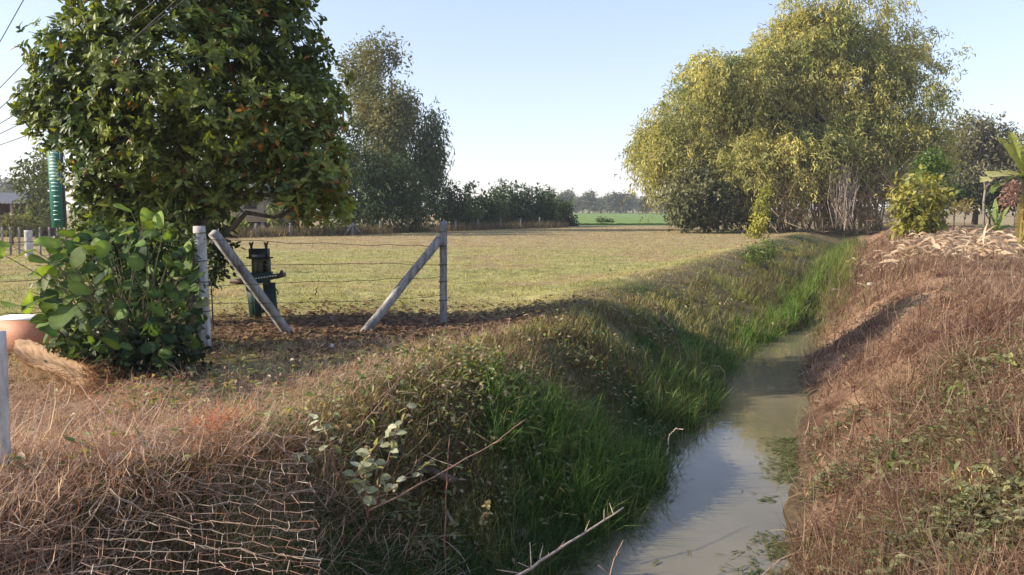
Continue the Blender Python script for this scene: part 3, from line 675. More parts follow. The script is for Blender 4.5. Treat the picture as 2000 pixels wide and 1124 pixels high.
# grey dead vines hanging from the bamboo
b = at(1650, 420, 54); o = None; mb = MB()
for k in range(90):
    x0 = R.normal() * .38; top = np.array([b[0] + x0 + R.normal() * .3 + .25, 54.6 + R.normal() * .4, R.uniform(3.0, 5.0)]); bot = np.array([b[0] + x0 * .8 - .2 + R.normal() * .2, 54 + R.normal() * .5, R.uniform(.2, 2.6)])
    mid = (top + bot) / 2 + R.normal(size=3) * .2; mb.tube([top, mid, bot], [.012, .02, .008], 4, mixc((.22, .17, .13), (.42, .34, .28), R.random()), False)
o = mb.build('dead_vine', M_STICK, origin=gr(1650, 54)); tag(o, 'grey brown curtain of dead vines hanging before the bamboo', 'dead vine')

# --- right hand background
YG = ((.20, .21, .03), (.50, .46, .06))
tree_at('yellow_shrub', 'bright yellow green large leaved shrub on the right berm', 'shrub', 31, 1795,
        [(1790, 385, 42, 36), (1775, 420, 36, 28), (1815, 405, 34, 36), (1790, 445, 36, 18), (1800, 352, 26, 16)], ((.13, .155, .035), (.36, .33, .07)), 30, 7, .2, .26, .14, .04, m_leaf=M_LEAF, cut=.27, ncl=1.4, fork_h=.2, simple=False)
tree_at('green_sapling', 'fresh green sapling rising just behind the yellow green shrub', 'sapling', 33, 1825, [(1815, 320, 24, 22), (1832, 338, 22, 20), (1810, 345, 16, 20)], ((.07, .13, .025), (.17, .25, .05)), 40, 8, .14, .2, .11, .03, m_leaf=M_LEAF, cut=.1, fork_h=.5)
tree_at('umbrella_shrub', 'dark flat topped shrub right of the yellow green shrub', 'shrub', 40, 1860, [(1860, 380, 34, 12), (1835, 385, 20, 10)], ((.025, .05, .02), (.07, .11, .04)), 30, 8, .15, .3, .14, .04, cut=.05, fork_h=.6)
OL = ((.11, .115, .07), (.26, .24, .14))  # olive leaf colours lightened, distance haze mixed into them
tree_at('olive_tree', 'broad hazy olive tree behind the small bare sapling', 'tree', 74, 1900, [(1880, 270, 55, 40), (1920, 265, 50, 35), (1890, 320, 60, 45), (1930, 330, 60, 50), (1870, 350, 40, 40), (1950, 290, 35, 40)], OL, 8, 10, .4, .42, .17, .25, cut=.26, ncl=.4)
tree_at('hazy_tree', 'hazy olive tree standing behind the banana plant', 'tree', 80, 1990, [(1985, 330, 40, 45), (2010, 300, 50, 40), (2000, 370, 50, 30), (1960, 360, 40, 30)], OL, 8, 10, .4, .42, .17, .22, cut=.2, ncl=.4)
tree_at('thin_tree', 'thin leaved tree showing between the bamboo and hazy olive tree', 'tree', 78, 1835, [(1835, 285, 40, 40), (1820, 340, 40, 40), (1850, 375, 50, 25)], OL, 7, 9, .4, .4, .15, .2, cut=.28, ncl=.4)
tree_at('shaded_thicket', 'dark thicket at the foot of the hazy olive trees', 'thicket', 72, 1930, [(1930, 385, 60, 22), (1880, 390, 40, 18), (1980, 385, 50, 20)], ((.025, .035, .02), (.07, .08, .04)), 12, 9, .3, .4, .2, .1, cut=.05, fork_h=.2)
tree_at('dry_bush', 'straw tipped dry bush out on the strip of field at right', 'bush', 38, 1880, [(1875, 402, 26, 10), (1890, 400, 14, 8)], ((.16, .14, .06), (.34, .27, .11)), 40, 7, .14, .22, .06, .025, cut=.1, fork_h=.5)
b = gr(1920, 52); o = thing('bare_sapling', b, 'pale forked bare sapling left of the banana plant', 'sapling')
mb = MB(); f = at(1924, 372, 52)
mb.tube([b - [0, 0, .1], at(1921, 395, 52), f], [.09, .07, .06], 7); branches(mb, f, [at(1917, 335, 52), at(1945, 345, 52), at(1921, 320, 52), at(1950, 335, 52)], .05, .012, (.5, .5, .5), .2, 5, 6)
mb.build('trunk', M_PALEBARK, o, smooth=True)
mb = MB(); foliage(mb, [lobe_px(1920, 325, 16, 14, 52), lobe_px(1948, 338, 12, 10, 52)], 8, 6, .25, .3, .12, OL, simple=True); mb.build('crown', M_FAR, o)

# banana plants
def banana_leaf(mb, base, d, L_, W_, bend, col, roll=0.0, tear=.0):
    d = unit(np.asarray(d, float)); sd_ = unit(np.cross(d, [0, 0, 1.])); up = np.cross(sd_, d)
    n = 12; ctr = []; p_ = np.asarray(base, float).copy(); dd = d.copy()
    v = []; f = []
    for k in range(n):
        t_ = k / (n - 1); wd = W_ * (min(1, t_ * 4 + .12) * (1 - max(0, t_ - .72) / .28) ** .6 if t_ < 1 else .02) * .5
        u_ = np.cross(sd_, dd); e = sd_ * math.cos(roll) + u_ * math.sin(roll); u2 = np.cross(e, dd)
        j = R.normal() * .03 * W_
        v += [p_ - e * wd + u2 * wd * .35 + dd * j, p_.copy(), p_ + e * wd + u2 * wd * .35 - dd * j]
        p_ = p_ + dd * L_ / (n - 1); dd = unit(dd - np.array([0, 0, 1.]) * bend / n)
    V = np.array(v); V2 = []; f = []
    for k in range(n - 1):
        for side in (0, 2):
            o_ = len(V2); g_ = R.uniform(.04, .3) * (V[k * 3 + 4] - V[k * 3 + 1]); dr = np.array([0, 0, -abs(R.normal()) * .10 * W_])
            V2 += [V[k * 3 + 1], V[k * 3 + 4], V[k * 3 + 3 + side] - g_ * R.random() + dr, V[k * 3 + side] + g_ * R.random() + dr]
            f += [(o_, o_ + 1, o_ + 2), (o_, o_ + 2, o_ + 3)] if side else [(o_, o_ + 2, o_ + 1), (o_, o_ + 3, o_ + 2)]
    cc = np.clip(np.asarray(col) * (1 + .12 * R.normal(size=(len(V2), 1))), .01, .8); cc[2::4] = mixc(cc[2::4], (.42, .32, .13), R.random(len(cc[2::4])) * .5)
    mb.add(np.array(V2), f, cc)
b = hit(1996, 492); D = b[1]; o = thing('banana_plant', b, 'tall banana plant with pale green leaves at the right edge', 'banana plant')
top = at(2003, 345, D); mb = MB()
mb.tube([b - [0, 0, .1], b * .6 + top * .4, top], [.13, .11, .08], 10, (.30, .27, .12)); mb.build('stem', M_BIGLEAF, o, smooth=True)
for (tx, ty, W_, bend, roll, col) in [(1950, 268, .42, .05, .9, (.30, .34, .09)), (1975, 262, .3, .1, 1.2, (.26, .31, .07)), (1925, 330, .5, .5, .3, (.42, .42, .18)), (1940, 345, .45, .9, -.2, (.13, .19, .05)), (2060, 290, .5, .5, .3, (.24, .3, .08)), (2050, 340, .5, .7, .2, (.2, .26, .07)), (2010, 240, .4, .1, .8, (.26, .3, .08))]:
    mb = MB(); e = at(tx, ty, D + R.normal() * .25); banana_leaf(mb, top, e - top, np.linalg.norm(e - top) * 1.12, W_, bend, col, roll); mb.build('leaf', M_BIGLEAF, o)
for (tx, ty, col) in [(1990, 470, (.45, .37, .12)), (1998, 480, (.42, .33, .14)), (2015, 470, (.4, .3, .14))]:
    mb = MB(); e = at(tx, ty, D - .15); st = top - [0, 0, .25]; banana_leaf(mb, st, e - st + [0, 0, .35], np.linalg.norm(e - st) * 1.05, .28, .45, col, .5); mb.build('dead_leaf', M_DRY, o)
b = hit(1945, 458); b = gr(1945, 27); D = 27; o = thing('banana_sucker', b, 'young banana sucker with short green leaves left of the banana plant', 'banana plant')
top = b + [0, 0, .45]; mb = MB(); mb.tube([b - [0, 0, .1], top], [.06, .04], 8, (.28, .3, .1)); mb.build('stem', M_BIGLEAF, o, smooth=True)
for (tx, ty, W_, bend, roll, col) in [(1925, 398, .26, .3, .5, (.10, .19, .04)), (1965, 405, .24, .6, .2, (.2, .27, .07)), (1980, 432, .3, .8, -.2, (.12, .2, .05)), (1912, 425, .2, .7, .1, (.12, .2, .05)), (1945, 395, .2, .2, .8, (.17, .24, .06))]:
    mb = MB(); e = at(tx, ty, D + R.normal() * .2); banana_leaf(mb, top, e - top, np.linalg.norm(e - top) * 1.15, W_, bend, col, roll); mb.build('leaf', M_BIGLEAF, o)
tree_at('reddish_shrub', 'rusty withered shrub close behind the banana plant', 'shrub', 36, 1978, [(1978, 375, 14, 20), (1972, 392, 12, 12)], ((.22, .12, .09), (.42, .27, .2)), 60, 7, .12, .2, .08, .03, m_leaf=M_DRY, fork_h=.4)

# ------------------------------------------------------------------ left background
tree_at('garden_tree', 'green tree leaning over the roofed shed at the left edge', 'tree', 44, 75, [(62, 345, 36, 30), (90, 360, 30, 34), (75, 400, 34, 36), (60, 425, 26, 22), (100, 320, 30, 34)], ((.055, .085, .03), (.16, .19, .07)), 13, 9, .25, .32, .15, .12, cut=.15, fork_h=.3)
tree_at('garden_hedge', 'low pale green hedge in front of the shed', 'hedge', 36, 25, [(10, 438, 34, 12), (50, 440, 34, 12), (-30, 438, 30, 12)], ((.09, .11, .04), (.2, .2, .08)), 34, 8, .16, .26, .12, .05, fork_h=.3)
# shed
D = 48; b = gr(0, D); o = thing('shed', b, 'dark red shed with grey corrugated roof at the left edge', 'shed')
x0 = at(-90, 400, D)[0]; x1 = at(46, 400, D)[0]; zr = at(0, 397, D)[2]; zt = at(0, 376, D)[2]
mb = MB(); mb.box((x0, D, -.1), (x1, D + 4, zr - .02), (.10, .035, .03)); mb.build('wall', M_COL, o)
mb = MB(); xs = np.arange(x0 - .5, x1 + .3, .06); n = len(xs); wv = .04 * np.cos(np.arange(n) * math.pi / 2)
for sgn, ya, yb in ((1, D - .7, D + 2), (-1, D + 4.7, D + 2.02)):
    v = np.concatenate([np.c_[xs, np.full(n, ya), zr + wv], np.c_[xs, np.full(n, yb), zt + wv], np.c_[xs, np.full(n, ya), zr + wv - .03], np.c_[xs, np.full(n, yb), zt + wv - .03]])
    k = np.arange(n - 1); mb.add(v, np.concatenate([np.c_[k, k + 1, k + n + 1], np.c_[k, k + n + 1, k + n], np.c_[k + 2 * n, k + 3 * n + 1, k + 2 * n + 1], np.c_[k + 2 * n, k + 3 * n, k + 3 * n + 1], np.c_[k, k + 2 * n, k + 1], np.c_[k + 1, k + 2 * n, k + 2 * n + 1]]), (.26, .25, .25))
mb.build('roof', M_COL, o)
mb = MB(); mb.box((x0 + .8, D - .55, -.1), (x0 + .95, D - .4, zr - .06), (.4, .3, .24)); mb.build('post', M_COL, o)
mb = MB(); mb.box((x1 - .5, D - .55, -.1), (x1 - .36, D - .4, zr - .06), (.4, .3, .24)); mb.build('post', M_COL, o)
mb = MB(); mb.box((x1 - 1.5, D - .06, -.05), (x1 - .7, D + .05, zr - .35), (.05, .02, .018)); mb.build('door', M_COL, o)

# stilt house behind the fruit tree
D = 62; b = gr(480, D); o = thing('stilt_house', b, 'grey walled house on posts half hidden behind the fruit tree', 'house')
P = lambda px, py: at(px, py, D)
x0, x1 = P(380, 0)[0], P(545, 0)[0]; zf = P(0, 434)[2]; ze = P(0, 372)[2]
mb = MB(); mb.box((x0, D, zf), (x1, D + 7, ze), (.30, .27, .245)); mb.build('wall', M_COL, o)
mb = MB(); mb.box((P(463, 0)[0], D - .05, P(0, 408)[2]), (P(488, 0)[0], D + .06, P(0, 388)[2]), (.02, .02, .02))
fr = mb.build('window', M_COL, o)
for (a0, a1, b0, b1) in [(462, 489, 387, 388.5), (462, 489, 408, 409.5)]:
    mb = MB(); mb.box((P(a0, 0)[0], D - .09, P(0, b1)[2]), (P(a1, 0)[0], D - .0, P(0, b0)[2]), (.2, .15, .12)); mb.build('frame', M_COL, fr)
mb = MB(); mb.prism([(D - 1.2, ze - .1), (D + 3.5, ze + 2), (D + 8.2, ze - .1), (D + 8.2, ze - .22), (D + 3.5, ze + 1.88), (D - 1.2, ze - .22)], x0 - .8, x1 + .8, (.2, .19, .19))
mb.v[-1] = mb.v[-1][:, [2, 0, 1]]; mb.build('roof', M_COL, o)
for px in (395, 440, 497, 540):
    for dy in (.2, 6.6):
        mb = MB(); mb.box((P(px, 0)[0] - .12, D + dy, -.2), (P(px, 0)[0] + .12, D + dy + .24, zf - .01), (.33, .31, .29)); mb.build('post', M_COL, o)
mb = MB(); mb.box((x0, D + 4, -.1), (x1, D + 4.1, zf - .01), (.03, .028, .026)); mb.build('underfloor_shade', M_COL, o)  # near-black sheet stands in for the shade in the void below the floor
tree_at('garden_banana', 'small pale green leafy plant in front of the stilt house', 'plant', 52, 535, [(540, 425, 9, 14), (533, 410, 5, 10), (547, 440, 10, 10)], ((.12, .17, .05), (.30, .34, .12)), 40, 6, .15, .5, .16, .06, m_leaf=M_BIGLEAF, down=.9, fork_h=.4)
tree_at('garden_shrub', 'bright green shrub just right of the left fence post top', 'shrub', 48, 445, [(448, 436, 10, 9), (465, 442, 16, 6)], ((.12, .17, .03), (.25, .30, .06)), 40, 6, .14, .35, .16, .05, m_leaf=M_BIGLEAF, fork_h=.4)

# green sign board
D = 20.0; b = gr(110, D); o = thing('sign_board', b, 'tall narrow teal green sign board beside the fruit tree', 'sign')
mtx = None
x0, x1 = at(92, 300, D)[0], at(118, 300, D)[0]; zt = at(0, 262, D)[2]; zb = at(0, 445, D)[2]
mb = MB(); mb.prism([(x0, D), (x1, D - .05), (x1, D - .01), (x0, D + .04)], zb, zt, (.018, .13, .105)); mb.build('panel', M_COL, o)
z = zt - .35; k = 0
while z > zb + .1:
    k += 1; w0 = R.uniform(.15, .35) if z < zt - 1.3 else R.uniform(.08, .22); w1 = R.uniform(.5, .8) if z < zt - 1.3 else R.uniform(.6, .9)
    hgt = .022 if z < zt - 1.3 else .03
    xa, xb = x0 + (x1 - x0) * w0, x0 + (x1 - x0) * w1; ya = D - .05 * w0; yb = D - .05 * w1
    mb = MB(); mb.prism([(xa, ya - .004), (xb, yb - .004), (xb, yb + .003), (xa, ya + .003)], z, z + hgt, (.50, .66, .62)); mb.build('lettering', M_COL, o); z -= R.uniform(.065, .1) if z > zt - 1.3 else R.uniform(.09, .16)
mb = MB(); mb.box((x1 + .004, D - .05, zb), (x1 + .03, D + .07, zt), (.012, .03, .035)); mb.build('edge_board', M_COL, o)
mb = MB(); mb.box((x0 + .08, D + .06, -.1), (x0 + .13, D + .11, zt - .1), (.2, .2, .2)); mb.build('pole', M_COL, o)
mb = MB(); mb.box((x1 - .06, D + .06, -.1), (x1 - .01, D + .11, zt - .1), (.2, .2, .2)); mb.build('pole', M_COL, o)

# ------------------------------------------------------------------ fences
def post_mb(px, ytop, base, D, wd, lean=0, m=None, col=(.9, .9, .9)):
    mb = MB(); top = at(px, ytop, D); b = np.asarray(base) - [0, 0, .15]
    h2 = wd / 2; sec = [(-h2, -h2 * .8), (-h2 * .8, -h2), (h2 * .8, -h2), (h2, -h2 * .8), (h2, h2 * .8), (h2 * .8, h2), (-h2 * .8, h2), (-h2, h2 * .8)]
    n = 8; vs = []
    for k in range(13):
        t_ = k / 12; c_ = b * (1 - t_) + top * t_; wob = 1 + R.normal() * .015
        vs.append(np.array([[c_[0] + x_ * wob, c_[1] + y_ * wob, c_[2]] for x_, y_ in sec]))
    v = np.concatenate(vs); f = []
    for k in range(12):
        for j in range(8):
            j2 = (j + 1) % 8; f += [(k * 8 + j, k * 8 + j2, k * 8 + 8 + j2), (k * 8 + j, k * 8 + 8 + j2, k * 8 + 8 + j)]
    for j in range(1, 7): f.append((96, 96 + j, 96 + j + 1))
    mb.add(v, f); return mb, top
def beam(a, b, wd, n=8):
    mb = MB(); a = np.asarray(a); b = np.asarray(b); u = np.linspace(0, 1, n)[:, None]
    p_ = a * (1 - u) + b * u; p_[1:-1] += R.normal(size=(n - 2, 3)) * .003
    mb.tube(p_, np.full(n, wd * .64) * (1 + .03 * R.normal(size=n)), 4, (.9, .9, .9), True, math.pi / 4); return mb
def wire(pa, pb, sag, r=.0035, barb=True, n=16, mbx=None):
    mb = mbx or MB(); pa = np.asarray(pa); pb = np.asarray(pb); u = np.linspace(0, 1, n)[:, None]
    p_ = pa * (1 - u) + pb * u; p_[:, 2] -= (4 * sag * u * (1 - u))[:, 0]; p_[1:-1] += R.normal(size=(n - 2, 3)) * .008
    mb.tube(p_, r, 4, (.5, .5, .5), False)
    if barb:
        L_ = np.linalg.norm(pb - pa)
        for q in np.arange(.12, L_, .16):
            t_ = q / L_; c_ = pa * (1 - t_) + pb * t_; c_[2] -= 4 * sag * t_ * (1 - t_)
            for _ in range(2): mb.tube([c_, c_ + R.normal(size=3) * .018], [.0028, .001], 3, (.5, .5, .5), False)
    return mb
bl = hit(402, 682); br = hit(866, 634)
DL, DR = bl[1], br[1]
o = thing('barbed_wire_fence', (bl + br) / 2, 'near barbed wire fence of two braced concrete posts with a gap of wires between', 'fence')
mb, tl_ = post_mb(389, 442, bl, DL, .115); mb.build('post', M_CONCW, o)
mb, tr_ = post_mb(866, 432, br, DR, .10); mb.build('post', M_CONC, o)
f1 = hit(572, 650); f2 = hit(700, 650)
tag(beam(at(398, 455, DL + .02) + [.07, .1, 0], f1 - [0, 0, .1], .105).build('brace', M_CONC, o))
tag(beam(at(860, 466, DR - .1), f2 - [0, 0, .1], .10).build('brace', M_CONC, o))
for (ya, yb, sg) in [(466, 480, .02), (524, 518, -.04), (556, 540, .02), (590, 575, .05), (618, 606, .03)]:
    wire(at(392, ya, DL) + [0, -.065, 0], at(866, yb, DR) + [0, -.06, 0], sg).build('barbed_wire', M_WIRE, o)
pL = np.array([-7.6, 7.4, 0])
for (dz, sg) in [(1.35, .03), (.95, .04), (.6, .05)]:
    wire(pL + [0, 0, dz], [bl[0], bl[1] - .065, dz], sg).build('barbed_wire', M_WIRE, o)
for zz in (.35, .62, .86, 1.12, 1.33):
    mb = MB(); mb.tube([br + [-.058, -.058, zz], br + [.058, -.058, zz + .01], br + [.058, .058, zz], br + [-.058, .058, zz], br + [-.058, -.058, zz]], .005, 4); mb.build('wire_binding', M_WIRE, o)
for zz in (.45, .8, 1.05, 1.38):
    mb = MB(); mb.tube([bl + [-.066, -.066, zz], bl + [.066, -.066, zz + .01], bl + [.066, .066, zz], bl + [-.066, .066, zz], bl + [-.066, -.066, zz]], .005, 4); mb.build('wire_binding', M_WIRE, o)

# far fence
pl = [(500, 466, 437), (567, 466, 436), (743, 460, 432), (796, 459, 431), (845, 458, 430.5), (890, 456, 430), (934, 453, 429), (978, 451, 427), (1017, 448, 426), (1054, 446, 425)]
b0 = hit(700, 461); o = thing('far_fence', b0, 'long wire fence of thin concrete posts along the far edge of the field', 'fence')
bases = []
for (px, yb, yt) in pl:
    bb_ = gr(px, np.interp(px, [400, 700, 1060], [45, 51, 70])); mb, tp = post_mb(px, yt, bb_, bb_[1], .13); mb.build('post', M_CONC, o); bases.append((bb_, tp))
bq = gr(689, 50.5); tq = at(689, 436, 50.5)
mb, _t = post_mb(689, 436, bq, 50.5, .12); mb.build('post', M_CONC, o)
beam(tq, gr(673, 50), .10, 4).build('brace', M_CONC, o); beam(tq, gr(707, 51), .10, 4).build('brace', M_CONC, o)
allb = sorted(bases + [(bq, tq)], key=lambda q: q[0][0])
for fr_ in (.95, .65, .35):
    mb = MB()
    for (a0, t0), (a1, t1) in zip(allb[:-1], allb[1:]): wire(a0 * (1 - fr_) + t0 * fr_, a1 * (1 - fr_) + t1 * fr_, .03, .008, False, 5, mb)
    mb.build('wire', M_WIRE, o)
# dry fringe along the far fence
n = 9000; px = R.uniform(380, 1110, n); D = np.interp(px, [400, 700, 1060, 1110], [45, 51, 70, 74]) + R.normal(size=n) * .7 + .8; x = (px - 1000) / FPX * D
col = np.clip(mixc((.12, .10, .05), (.34, .26, .14), R.random(n)), .01, .6)
mb = MB(); blades(mb, pts(x, D), R.uniform(.2, .9, n), R.uniform(.02, .05, n), R.uniform(0, 6.3, n), R.uniform(.05, .5, n), R.uniform(.1, .4, n), col)
tag(mb.build('fence_row_grass', M_DRY), 'dry weeds growing along the foot of the far fence', 'weeds', kind='stuff')

# left garden fence
o = thing('garden_fence', gr(50, 28), 'wire garden fence with slim posts and a thick white post at the left edge', 'fence')
tops = []
for k, px in enumerate((-32, 4, 20, 37, 78, 96, 118, 140)):
    bb_ = gr(px, 28 + .004 * px); mb, tp = post_mb(px, 444, bb_, bb_[1], .06); mb.build('post', M_CONC, o); tops.append((bb_, tp))
bb_ = gr(56, 27.5); mb, tp = post_mb(55, 450, bb_, 27.5, .2); mb.build('gate_post', M_CONCW, o)
bb_ = gr(112, 27.3); mb, tp = post_mb(112, 462, bb_, 27.3, .17); mb.build('gate_post', M_CONCW, o)
for fr_ in (.95, .7, .45, .2):
    mb = MB(); wire(tops[0][0] * (1 - fr_) + tops[0][1] * fr_, tops[-1][0] * (1 - fr_) + tops[-1][1] * fr_, .0, .006, False, 6, mb); mb.build('wire', M_WIRE, o)

# post at the extreme left
b = hit(8, 935); mb, tp = post_mb(-3, 648, b, b[1], .052)
tag(mb.build('concrete_post', M_CONCW, origin=b), 'pale concrete post standing in dry grass at the left edge', 'post')

# ------------------------------------------------------------------ green stand inside the fence
D = float(hit(510, 622)[1]); b = gr(511, D); o = thing('wooden_stand', b, 'dark green wooden stand on two board legs with arched openings and forked tips', 'stand')
G1 = (.012, .035, .03); G2 = (.02, .05, .045); BRN = (.06, .028, .02)
P = lambda px, py: at(px, py, D)
def slab(px0, px1, py0, py1, y0, y1, c): 
    a_ = P(px0, py1); e = P(px1, py0); mb = MB(); mb.box((a_[0], D + y0, a_[2]), (e[0], D + y1, e[2]), c); return mb
def quad_slab(q, y0, y1, c):
    mb = MB(); p4 = [P(*k) for k in q]; mb.prism([(k[0], k[2]) for k in p4], D + y0, D + y1, c); mb.v[-1] = mb.v[-1][:, [0, 2, 1]]; return mb
quad_slab([(481, 552), (505, 552), (512, 624), (491, 624)], -.05, .0, G1).build('leg', M_COL, o)
quad_slab([(514, 552), (537, 552), (543, 622), (522, 624)], -.03, .02, G1).build('leg', M_COL, o)
quad_slab([(496, 552), (498, 552), (504, 624), (501, 624)], -.07, -.051, G2).build('batten', M_COL, o)
quad_slab([(524, 552), (526, 552), (532, 622), (529, 622)], -.05, -.031, G2).build('batten', M_COL, o)
quad_slab([(500, 590), (530, 590), (530, 612), (502, 612)], .04, .08, G1).build('back_board', M_COL, o)
quad_slab([(454, 546), (554, 533), (556, 541), (548, 543), (500, 552), (480, 554), (454, 553)], -.12, .1, BRN).build('crossbar', M_COL, o)
cb = quad_slab([(481, 538), (530, 533), (534, 551), (482, 554)], -.16, -.121, G2).build('tray', M_COL, o)
mb = MB()
for k in range(11):
    c_ = P(492 + k * 5.2, 544.5 - k * .75); mb.tube([c_ + [0, -.185, 0], c_ + [0, -.12, 0]], .011, 6, (.6, .6, .58))
mb.build('studs', M_COL, o)
quad_slab([(547, 536), (550, 528), (553, 529), (555, 540)], -.06, .0, BRN).build('crossbar_tip', M_COL, o)
quad_slab([(484, 533), (530, 531), (530, 536), (484, 538)], -.1, .08, G1).build('ledge', M_COL, o)
# arched screen: three openings left between posts, closed by a curved head
mb = MB()
for (a0, a1) in [(494, 497), (502, 505.5), (510, 514), (523, 527)]:
    a_ = P(a0, 534); e = P(a1, 506); mb.box((a_[0], D - .05, a_[2]), (e[0], D + .05, e[2]), (.075, .07, .045))
for (a0, a1) in [(497, 502), (505.5, 510), (514, 523)]:
    L_, R_ = P(a0, 514)[0], P(a1, 514)[0]; zc = P(a0, 515)[2]; zt_ = P(a0, 506)[2]; xm = (L_ + R_) / 2; rr = (R_ - L_) / 2; poly = [(L_, zt_), (L_, zc)] + [(xm - rr * math.cos(q), zc + min(rr * 1.2, (zt_ - zc) * .8) * math.sin(q)) for q in np.linspace(.3, math.pi - .3, 6)] + [(R_, zc), (R_, zt_)]
    n = len(poly); mid = (xm, zt_); v = np.array([[q[0], D - .05, q[1]] for q in poly] + [[q[0], D + .05, q[1]] for q in poly] + [[xm, D - .05, zt_], [xm, D + .05, zt_]]); f = []
    for k in range(n - 1): f += [(2 * n, k, k + 1), (2 * n + 1, n + k + 1, n + k), (k, n + k, k + 1), (k + 1, n + k, n + k + 1)]
    mb.add(v, f, (.10, .09, .05))
mb.build('arched_screen', M_COL, o)
slab(514.5, 522.5, 511, 533, .03, .049, (.015, .02, .018)).build('screen_back', M_COL, o)
slab(489.5, 524, 486, 506, -.08, .07, (.01, .018, .018)).build('head_box', M_COL, o)
slab(495, 520, 497, 503, -.095, -.081, (.07, .09, .11)).build('front_band', M_COL, o)
slab(482, 533, 502, 505, -.03, .01, BRN).build('rail', M_COL, o)
for px in (491, 520):
    mb = MB(); mb.tube([P(px, 490), P(px - .3, 480)], .022, 6, BRN); mb.tube([P(px - .3, 481), P(px - 4, 474)], [.018, .014], 6, BRN); mb.tube([P(px - .3, 481), P(px + 3, 473)], [.018, .014], 6, BRN); mb.build('forked_tip', M_COL, o)
mb = MB(); mb.tube([P(536, 560), P(541, 568), P(544, 576), P(541, 574)], .008, 5, BRN); mb.build('hook', M_COL, o)

# ------------------------------------------------------------------ broad leaved bush at the left
def broad_bush(name, label, base, spots, Lr, cols, n_stem=14):
    o = thing(name, base, label, 'bush'); mbs = MB(); ml = MB()
    for k, (px, py, D_, L_, W_, nz_) in enumerate(spots):
        p_ = at(px, py, D_); r = p_ - base; d = np.array([r[0] * .6 + R.normal() * .5, -.5 + R.normal() * .5, R.normal() * .35 - .1])
        nr = np.array([R.normal() * .6 + nz_[0], -.7 + R.normal() * .4 + nz_[1], .8 + nz_[2]])
        c = mixc(cols[0], cols[1], R.random()) if len(nz_) < 4 else np.array(nz_[3])
        round_leaf(ml, p_, d, unit(nr), L_, W_, np.clip(c * (1 + .1 * R.normal()), .01, .6))
        if k % 8 == 0 or k < 29: branches(mbs, np.asarray(base) + np.r_[R.normal(size=2) * .08, 0], [p_], .009, .003, (.14, .13, .07), .3, 5, 6)
    ml.build('foliage', M_BIGLEAF, o); mbs.build('stems', M_STICK, o)
    return o
spots = []; bb0 = hit(270, 725)
GL = (.05, .09, .02)
for (px, py, D_, L_) in [(255, 412, 7.8, .19), (310, 415, 7.9, .2), (280, 430, 7.8, .18), (260, 455, 7.7, .15), (160, 480, 7.3, .26), (120, 480, 7.3, .22), (70, 490, 7.2, .22), (10, 500, 6.6, .22), (90, 510, 7.2, .22), (140, 520, 7.1, .22), (70, 530, 7.0, .22), (60, 570, 6.8, .26), (45, 600, 6.8, .28), (260, 500, 7.5, .2), (370, 500, 8.2, .22), (360, 480, 8.3, .18), (140, 600, 6.7, .3), (110, 580, 6.8, .3), (400, 715, 7.6, .2), (385, 700, 7.7, .15), (290, 410, 7.9, .17), (20, 480, 6.9, .2), (330, 545, 8.0, .2), (380, 590, 8.1, .2), (375, 640, 8.0, .2), (205, 470, 7.6, .18), (170, 560, 7.1, .24), (220, 540, 7.4, .2), (100, 540, 7, .2)]:
    spots.append((px, py, D_, L_, L_ * .85, (0, 0, 0, (.17, .25, .045) if py < 500 or px < 100 else (.09, .14, .03) if R.random() < .7 else (.2, .22, .12))))
for k in range(400):
    a_ = R.uniform(0, 6.3); q = R.random() ** .5; px = 240 + 160 * q * math.cos(a_); py = 575 + 140 * q * math.sin(a_); L_ = R.uniform(.08, .2)
    spots.append((px, py, 7.9 + R.normal() * .3 - .3 * math.sin(a_) + (px - 235) * .002, L_, L_ * R.uniform(.65, .9), (0, 0, 0)))
broad_bush('broad_leaved_bush', 'bush with broad round leaves in front of the left fence post', bb0, spots, .2, ((.022, .055, .02), (.10, .16, .03)))
# fine leaved shrub within it
tree_at('fine_leaved_shrub', 'bushy small leaved shrub growing behind the round leaved bush', 'shrub', 8.9, 255, [(250, 500, 100, 60), (200, 560, 110, 70), (300, 560, 90, 80), (310, 480, 60, 50), (260, 650, 100, 60), (180, 470, 60, 40)], ((.03, .06, .018), (.11, .15, .035)), 230, 6, .06, .085, .042, .02, m_leaf=M_LEAF, cut=.14, ncl=2.2, fork_h=.2, simple=False)
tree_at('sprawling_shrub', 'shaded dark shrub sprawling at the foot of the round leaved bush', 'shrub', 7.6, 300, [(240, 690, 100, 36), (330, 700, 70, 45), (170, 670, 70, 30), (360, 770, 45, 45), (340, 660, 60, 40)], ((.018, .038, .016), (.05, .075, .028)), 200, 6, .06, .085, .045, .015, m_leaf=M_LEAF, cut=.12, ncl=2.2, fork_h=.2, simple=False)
tree_at('drooping_twig', 'dark leafy shoot hanging behind the left fence post brace', 'shoot', 10.6, 410, [(425, 470, 22, 22), (430, 500, 28, 28), (420, 530, 22, 24), (450, 475, 12, 10)], ((.02, .045, .018), (.06, .08, .03)), 150, 6, .05, .12, .055, .012, m_leaf=M_LEAF, fork_h=.5, simple=False)

